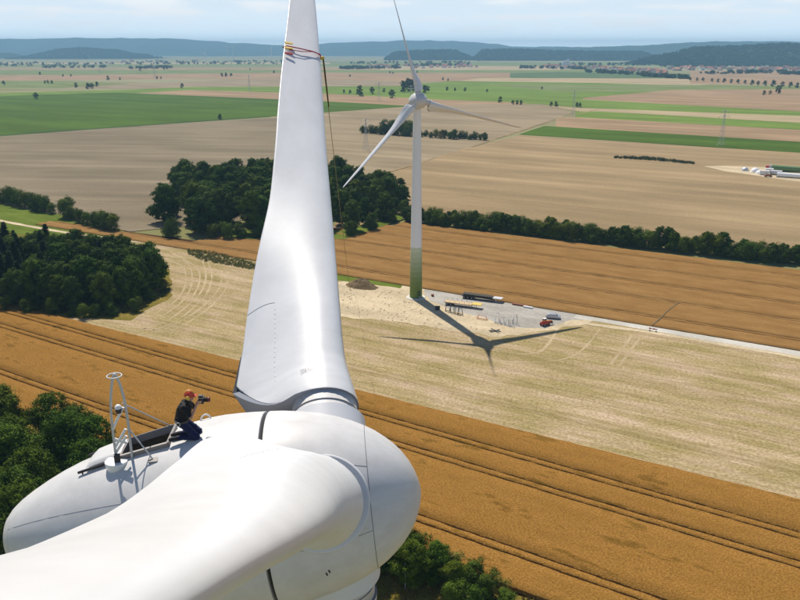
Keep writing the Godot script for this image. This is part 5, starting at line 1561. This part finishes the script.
# ---------------------------------------------------------------- the second building site beyond the hedge
func make_second_site() -> void:
	var y := 0.22
	struct(sheet(ragged(PackedVector2Array([Vector2(215.7, -555.8), Vector2(229.4, -558.3), Vector2(254.3, -553.3), Vector2(279.6, -538.9), Vector2(317.9, -495.5), Vector2(291.0, -451.5), Vector2(250.4, -487.6), Vector2(235.2, -509.9), Vector2(222.2, -529.6)]), 6.0, 1.6, 31), y, 9.0, 90.0), "bare_earth", mats.sand)
	var along := -deg_to_rad(30.0)
	for q in [[Vector2(265.1, -527.4), 26.0, 2.1, 1.7, std(0.10, 0.19, 0.06, 0.5), "long green tower section lying on the distant building site"], [Vector2(255.3, -501.6), 24.0, 1.5, 1.35, mats.paint, "long pale grey tower section lying in front of the green one"], [Vector2(248.0, -515.0), 7.0, 1.6, 1.6, mats.galv, "short grey tower ring lying beside the white covers"]]:
		var t := thing("tower_section", Vector3.ZERO, q[5], "tower section", "tower sections on the distant site")
		t.transform = Transform3D(Basis(Vector3.UP, along), Vector3(q[0].x, y + q[2], q[0].y))
		var m := MB.new(); m.lathe([Vector2(-q[1] * 0.5, q[2]), Vector2(q[1] * 0.5, q[3])], Transform3D.IDENTITY, 28); put(m.mesh(), "shell", q[4], t)
		for s in [-1.0, 1.0]:
			var e := MB.new()
			var rr: float = q[2] if s < 0 else q[3]
			e.lathe([Vector2(s * q[1] * 0.5, rr + 0.06), Vector2(s * (q[1] * 0.5 + 0.12), rr + 0.06), Vector2(s * (q[1] * 0.5 + 0.12), rr - 0.3), Vector2(s * (q[1] * 0.5 - 0.3), rr - 0.32), Vector2(s * (q[1] * 0.5 - 0.3), 0.0)], Transform3D.IDENTITY, 28)
			put(e.mesh(), "flange", mats.darkbox, t)
		for x in [-0.35, 0.35]:
			var ck := MB.new()
			ck.box(Transform3D(Basis.IDENTITY, Vector3(x * q[1], -q[2] + 0.12, 0)), Vector3(0.4, 0.4, 2.4))
			put(ck.mesh(), "chock", mats.timber, t)
	# white covers, spinner halves and crates
	for q in [[Vector2(239.5, -527.4), 3.0, mats.white, "large white domed spinner cover set on the distant site"], [Vector2(239.6, -520.7), 2.4, mats.paint, "smaller white domed cover beside the large one"], [Vector2(235.6, -534.2), 2.4, mats.galv, "dark grey domed cover at the distant site's edge"]]:
		var m := MB.new()
		var pr := []
		for k in 10: pr.append(Vector2(sin(PI * 0.5 * k / 9.0) * q[1] * 1.05, cos(PI * 0.5 * k / 9.0) * q[1] + 0.001))
		m.lathe([Vector2(0.0, q[1] + 0.12), Vector2(0.15, q[1] + 0.12)] + pr.slice(1), Transform3D(Basis(Vector3.UP, Vector3.LEFT, Vector3.BACK), Vector3(q[0].x, y, q[0].y)), 26)
		tag(put(m.mesh(), "domed_cover", q[2]), q[3], "cover", "domed covers on the distant site")
	for q in [[Vector2(240.7, -516.3), Vector3(6.0, 2.6, 2.4), mats.white, "white site container beside the domed covers"], [Vector2(248.7, -526.9), Vector3(5.0, 2.5, 2.4), mats.paint, "white site container behind the grey tower ring"]]:
		var c := thing("site_container", Vector3.ZERO, q[3], "container", "containers on the distant site")
		c.transform = xf(q[0], along + 0.2, y)
		var sz: Vector3 = q[1]
		var m := MB.new(); m.box(Transform3D(Basis.IDENTITY, Vector3(0, sz.y * 0.5 + 0.1, 0)), sz); put(m.mesh(), "walls", q[2], c)
		var rf := MB.new(); rf.box(Transform3D(Basis.IDENTITY, Vector3(0, sz.y + 0.14, 0)), Vector3(sz.x + 0.1, 0.08, sz.z + 0.1)); put(rf.mesh(), "roof", mats.white, c)
		var dr := MB.new(); dr.box(Transform3D(Basis.IDENTITY, Vector3(sz.x * 0.2, 1.15, sz.z * 0.5 + 0.02)), Vector3(0.9, 2.0, 0.04)); put(dr.mesh(), "door", mats.galv, c)
	var tk := thing("truck", Vector3.ZERO, "truck with red cab and grey box at the distant site", "truck")
	tk.transform = xf(Vector2(254.6, -536.1), along, y)
	var m1 := MB.new(); m1.box(Transform3D(Basis.IDENTITY, Vector3(0.9, 2.2, 0)), Vector3(5.2, 2.8, 2.5)); put(m1.mesh(), "box_body", mats.galv, tk)
	var m2 := MB.new(); m2.box(Transform3D(Basis.IDENTITY, Vector3(-2.8, 1.8, 0)), Vector3(1.9, 2.4, 2.4)); put(m2.mesh(), "cab", mats.red, tk)
	var m3 := MB.new(); m3.box(Transform3D(Basis.IDENTITY, Vector3(-3.77, 2.3, 0)), Vector3(0.03, 0.9, 2.1)); put(m3.mesh(), "windscreen", mats.glass, tk)
	for x in [-2.7, 1.4, 2.6]:
		for z in [-1.05, 1.05]: wheel(tk, Vector3(x, 0.5, z), 0.5, 0.35)
	make_vehicle(Vector2(239.1, -506.9), along + 0.4, mats.rust, "dark red van parked in front of the distant containers", "parked_van", Vector3(4.8, 1.75, 1.9), y)
	weeds("weed_strip", [Vector2(165.0, -606.2), Vector2(191.3, -601.6), Vector2(215.0, -573.8), Vector2(212.2, -566.0), Vector2(187.0, -587.4), Vector2(163.2, -599.2)], 420, 1.7, Color(0.06, 0.08, 0.025), Color(0.12, 0.13, 0.05), "dark weedy strip in the cut field near the distant site", 24)

# ---------------------------------------------------------------- far things
func lattice(h: float, arms: Array, base: float) -> ArrayMesh:
	var m := MB.new()
	var lev := 9
	for i in lev:
		var t0 := float(i) / lev; var t1 := float(i + 1) / lev
		var a := lerpf(base, 0.5, pow(t0, 0.7)); var b := lerpf(base, 0.5, pow(t1, 0.7))
		for k in 4:
			var c0 := Vector3([1, 1, -1, -1][k], 0, [1, -1, -1, 1][k]); var c1 := Vector3([1, -1, -1, 1][k], 0, [-1, -1, 1, 1][k])
			m.tube([c0 * a * 0.5 + Vector3(0, t0 * h, 0), c0 * b * 0.5 + Vector3(0, t1 * h, 0)], [0.09], 4, false)
			m.tube([c0 * a * 0.5 + Vector3(0, t0 * h, 0), c1 * b * 0.5 + Vector3(0, t1 * h, 0)], [0.055], 4, false)
			m.tube([c1 * a * 0.5 + Vector3(0, t0 * h, 0), c0 * b * 0.5 + Vector3(0, t1 * h, 0)], [0.055], 4, false)
	return m.mesh()

func make_far() -> void:
	var r := RandomNumberGenerator.new(); r.seed = 99
	# pylons of the power line across the fields
	var lm := lattice(30.0, [], 5.0)
	var arm := MB.new()
	for h in [24.0, 28.0]:
		var l := 6.5 if h < 25 else 4.5
		for s in [-1.0, 1.0]:
			arm.tube([Vector3(0, h, 0), Vector3(s * l, h + 0.4, 0)], [0.14, 0.08], 4); arm.tube([Vector3(0, h + 1.6, 0), Vector3(s * l, h + 0.4, 0)], [0.1, 0.08], 4)
	var am := arm.mesh()
	var ins := MB.new()
	for h in [24.0, 28.0]:
		var l := 6.5 if h < 25 else 4.5
		for s in [-1.0, 1.0]: ins.tube([Vector3(s * l, h + 0.4, 0), Vector3(s * l, h - 1.0, 0)], [0.1], 5)
	var im := ins.mesh()
	var spots := [[721, 145.5, 1.0], [573, 117.5, 1.06], [366, 150.5, 0.85], [411, 106, 1.0], [249.5, 92, 1.1], [155, 78.5, 1.3], [100, 74, 1.3], [379, 101, 1.0]]
	var what := ["beside the dark green strip", "at the end of the bright green strip", "behind the copse", "on the brown strip behind the far turbine's hub", "on the brown field beside the green field", "standing far out beyond the field trees", "farthest out near the wooded hill", "beside the far round trees"]
	for k in spots.size():
		var g := ground_at(spots[k][0], spots[k][1])
		var o := thing("power_pylon", Vector3(g.x, 0.1, g.y), "slim grey lattice power pylon " + what[k], "pylon", "power pylons")
		o.rotation.y = 0.5; o.scale = Vector3.ONE * spots[k][2]
		put(lm, "mast", mats.galv, o); put(am, "cross_arm", mats.galv, o); put(im, "insulator", mats.darkbox, o)
	# far turbines on the plain under the hills
	for q in [[228, 62, 100.0], [233.5, 62, 100.0], [272, 63, 95.0], [206, 63.5, 60.0]]:
		var g := ground_at(q[0], q[1])
		var o := thing("distant_turbine", Vector3(g.x, 0, g.y), "thin pale distant wind turbine standing under the blue hills", "wind turbine", "distant wind turbines under the hills")
		var t := MB.new(); t.tube([Vector3(0, -1, 0), Vector3(0, q[2], 0)], [2.4, 1.3], 8); put(t.mesh(), "tower", mats.paint, o)
		for k in 3:
			var a := TAU * k / 3.0 + r.randf() * 2.0
			var b := MB.new(); b.tube([Vector3(0, q[2], 2.5), Vector3(cos(a), sin(a), 0) * 36.0 + Vector3(0, q[2], 2.5)], [1.2, 0.3], 5); put(b.mesh(), "blade", mats.blade, o)
	# trees standing in the fields: one simple mesh each
	var far_tree := []
	for k in 4:
		var d := broadleaf(40 + k, 90, 14, 0.46, Color(0.030, 0.055, 0.018), Color(0.065, 0.095, 0.030), 1.25, -0.6)
		far_tree.append(d)
	var solo := [[36, 99, 13], [4, 85, 12], [16, 89, 14], [45, 83.5, 9], [48, 83.5, 10], [52, 83.7, 10], [72, 87, 12], [76, 87.5, 13], [88, 89, 15], [92, 88.6, 14], [96, 88.5, 15], [97, 86.5, 13], [108, 80, 14], [120, 80, 9], [35, 76, 12], [40, 75, 12], [63, 76.5, 9], [71, 76.5, 9], [145, 79, 9], [157, 79, 10], [161, 79, 9], [182, 88, 12], [185, 88.5, 11], [222, 76.5, 14], [226, 76.6, 15], [231, 76.5, 13], [119, 71, 12], [140, 71, 13], [164, 70, 12], [167, 69.5, 14], [210, 70, 12], [220, 119.5, 8], [274, 73, 12], [250, 70, 9], [230, 70.5, 10],
		[360, 96, 22], [372, 94, 16], [392, 98, 17], [404, 92, 26], [409, 91, 30], [413, 91, 27], [425, 93, 18], [344, 93, 8], [350, 93.5, 9], [428, 91, 12], [384, 92, 9], [441, 90.5, 9], [447, 90.5, 9], [455, 91, 8], [465, 91.2, 9], [471, 91, 8], [487, 92, 7], [443, 80, 9], [448, 81, 8], [501, 78.5, 9], [390, 73.5, 10], [393, 73.8, 9], [417, 73, 10], [340, 77.5, 8], [350, 77, 9],
		[500, 102.5, 11], [513, 104.5, 8], [517, 104.5, 8], [521, 104.7, 8], [551, 106.3, 8], [556, 106.6, 9], [577, 107, 8], [580, 107.3, 8], [764, 95, 10], [770, 94.5, 9], [778, 93.5, 18], [542, 89.5, 7],
		[690, 80.5, 11], [697, 80.8, 11], [703, 81.2, 12], [712, 82, 12], [718, 82.3, 12], [724, 82.5, 13], [731, 83, 12], [738, 83.5, 13], [745, 84, 12], [752, 85, 14], [758, 85.5, 13], [765, 86, 15], [773, 86.5, 17], [782, 87, 14], [790, 87.5, 15], [797, 88, 14], [806, 88.6, 14]]
	for qi in solo.size():
		var q: Array = solo[qi]
		if qi % 4 == 2 and (qi < 35 or (qi > 43 and qi < 60)): continue
		var g := ground_at(q[0], q[1])
		var s: float = q[2] / 11.5
		var d: Dictionary = far_tree[r.randi() % 4]
		plant(d, "field_tree", g, Vector3(s * r.randf_range(1.0, 1.3), s, s * 1.1), r.randf() * TAU, "small dark tree standing alone or in a row among the far fields", "tree", "trees among the far fields", mats.leaf0)
	# far woods and tree lines that read as one mass
	var lines := [["wood_belt", "dark line of far woodland across the plain on the left", [[-60, 64.2, 285, 64.0, 260], [-60, 66.5, 90, 65.5, 90], [130, 68.5, 172, 68.0, 90], [40, 68, 110, 67.4, 60], [150, 62.3, 300, 61.8, 160]]],
		["wood_belt", "dark woodland round the far village behind the turbine hub", [[340, 68.5, 400, 68.2, 190], [395, 66, 470, 65.3, 200], [350, 63.5, 470, 63, 160], [345, 68.8, 372, 68.4, 120]]],
		["wood_belt", "dark woodland round the large village under the right hills", [[520, 68, 585, 69, 180], [585, 72, 650, 75.5, 130], [640, 76, 690, 79, 130], [700, 74, 790, 72.5, 90], [560, 65, 660, 65, 240], [700, 66.5, 820, 66.5, 300], [660, 66.5, 720, 66.5, 160], [780, 74, 860, 76, 160]]]]
	var gaps := noise(66, 0.05, 3)
	for l in lines:
		var mm := MultiMesh.new(); mm.transform_format = MultiMesh.TRANSFORM_3D; mm.mesh = far_tree[1].crown; 
		var pts := []
		for q in l[2]:
			for k in q[4]:
				var t := r.randf()
				var thick := gaps.get_noise_1d((q[0] + (q[2] - q[0]) * t) * 3.0 + q[1] * 40.0)
				if thick < -0.30 + 0.25 * r.randf(): continue
				pts.append(ground_at(lerpf(q[0], q[2], t), lerpf(q[1], q[3], t) + r.randf_range(-1.0, 0.5)))
		mm.instance_count = pts.size()
		for i in pts.size():
			var s := r.randf_range(0.5, 1.35)
			mm.set_instance_transform(i, Transform3D(Basis(Vector3.UP, r.randf() * TAU).scaled(Vector3(s * 2.0, s, s * 2.0)), Vector3(pts[i].x, -0.5, pts[i].y)))
		var o := MultiMeshInstance3D.new(); o.multimesh = mm; o.material_override = mats.leaf0[0]; o.name = numbered(l[0]); add_child(o)
		tag(o, l[1], "woodland", "", "stuff")
	# village houses: walls and roof
	var walls := []; var roofs := []
	for k in 3:
		var sx: float = [11.0, 14.0, 18.0][k]; var sy: float = [4.5, 5.5, 5.0][k]; var sz: float = [9.0, 9.0, 11.0][k]; var rh: float = [4.5, 4.5, 4.0][k]
		var wm := MB.new(); wm.box(Transform3D(Basis.IDENTITY, Vector3(0, sy * 0.5, 0)), Vector3(sx, sy, sz))
		for s in [-1.0, 1.0]:
			var i0 := wm.vert(Vector3(s * sx * 0.5, sy, -sz * 0.5), Vector3(s, 0, 0)); var i1 := wm.vert(Vector3(s * sx * 0.5, sy, sz * 0.5), Vector3(s, 0, 0)); var i2 := wm.vert(Vector3(s * sx * 0.5, sy + rh, 0), Vector3(s, 0, 0))
			wm.tri(i0, i1, i2)
		walls.append(wm.mesh())
		var rm := MB.new()
		for s in [-1.0, 1.0]:
			var nn := Vector3(0, sz * 0.5, s * rh).normalized()
			rm.quad(Vector3(-sx * 0.53, sy - 0.4, s * sz * 0.54), Vector3(sx * 0.53, sy - 0.4, s * sz * 0.54), Vector3(sx * 0.53, sy + rh + 0.12, 0), Vector3(-sx * 0.53, sy + rh + 0.12, 0), nn)
		roofs.append(rm.mesh())
	var wall_m := [std(0.66, 0.62, 0.54), std(0.72, 0.70, 0.66), std(0.48, 0.36, 0.26)]
	var roof_m := [std(0.30, 0.085, 0.045), std(0.36, 0.12, 0.06), std(0.16, 0.11, 0.09)]
	for q in [[545, 66.5, 600, 68.5, 26, "at the right village's west end"], [600, 69.0, 665, 73.5, 54, "amid the village under the right hills"], [665, 69.5, 800, 70.0, 80, "at the right village's east end"], [365, 67.5, 480, 66.6, 44, "in the far village behind the turbine hub"], [110, 62.5, 200, 62, 16, "in the hamlet below the wooded hill"]]:
		for k in q[4]:
			var t := r.randf()
			var g := ground_at(lerpf(q[0], q[2], t), lerpf(q[1], q[3], t) + r.randf_range(-1.6, 1.2))
			var c := r.randi() % 3; var rc := r.randi() % 3
			var o := thing("village_house", Vector3(g.x, 0.0, g.y), ["cream", "white", "brown"][c] + " house with " + ["red", "orange red", "brown"][rc] + " roof " + q[5], "house", "village houses")
			o.rotation.y = r.randf() * PI; o.scale = Vector3.ONE * r.randf_range(1.0, 1.4)
			put(walls[(k + c) % 3], "wall", wall_m[c], o); put(roofs[(k + c) % 3], "roof", roof_m[rc], o)
	# white silo blocks at the village's west end
	for k in 3:
		var g := ground_at(563 + k * 2.4, 66.6)
		var m := MB.new()
		m.lathe([Vector2(0.0, 7.0), Vector2(22.0 + k * 5.0, 7.0), Vector2(26.0 + k * 5.0, 0.0)], Transform3D(Basis(Vector3.UP, Vector3.LEFT, Vector3.BACK), Vector3(g.x, 0, g.y)), 20)
		tag(put(m.mesh(), "silo", mats.white), "white round silo at the village's west end", "silo", "white silos")
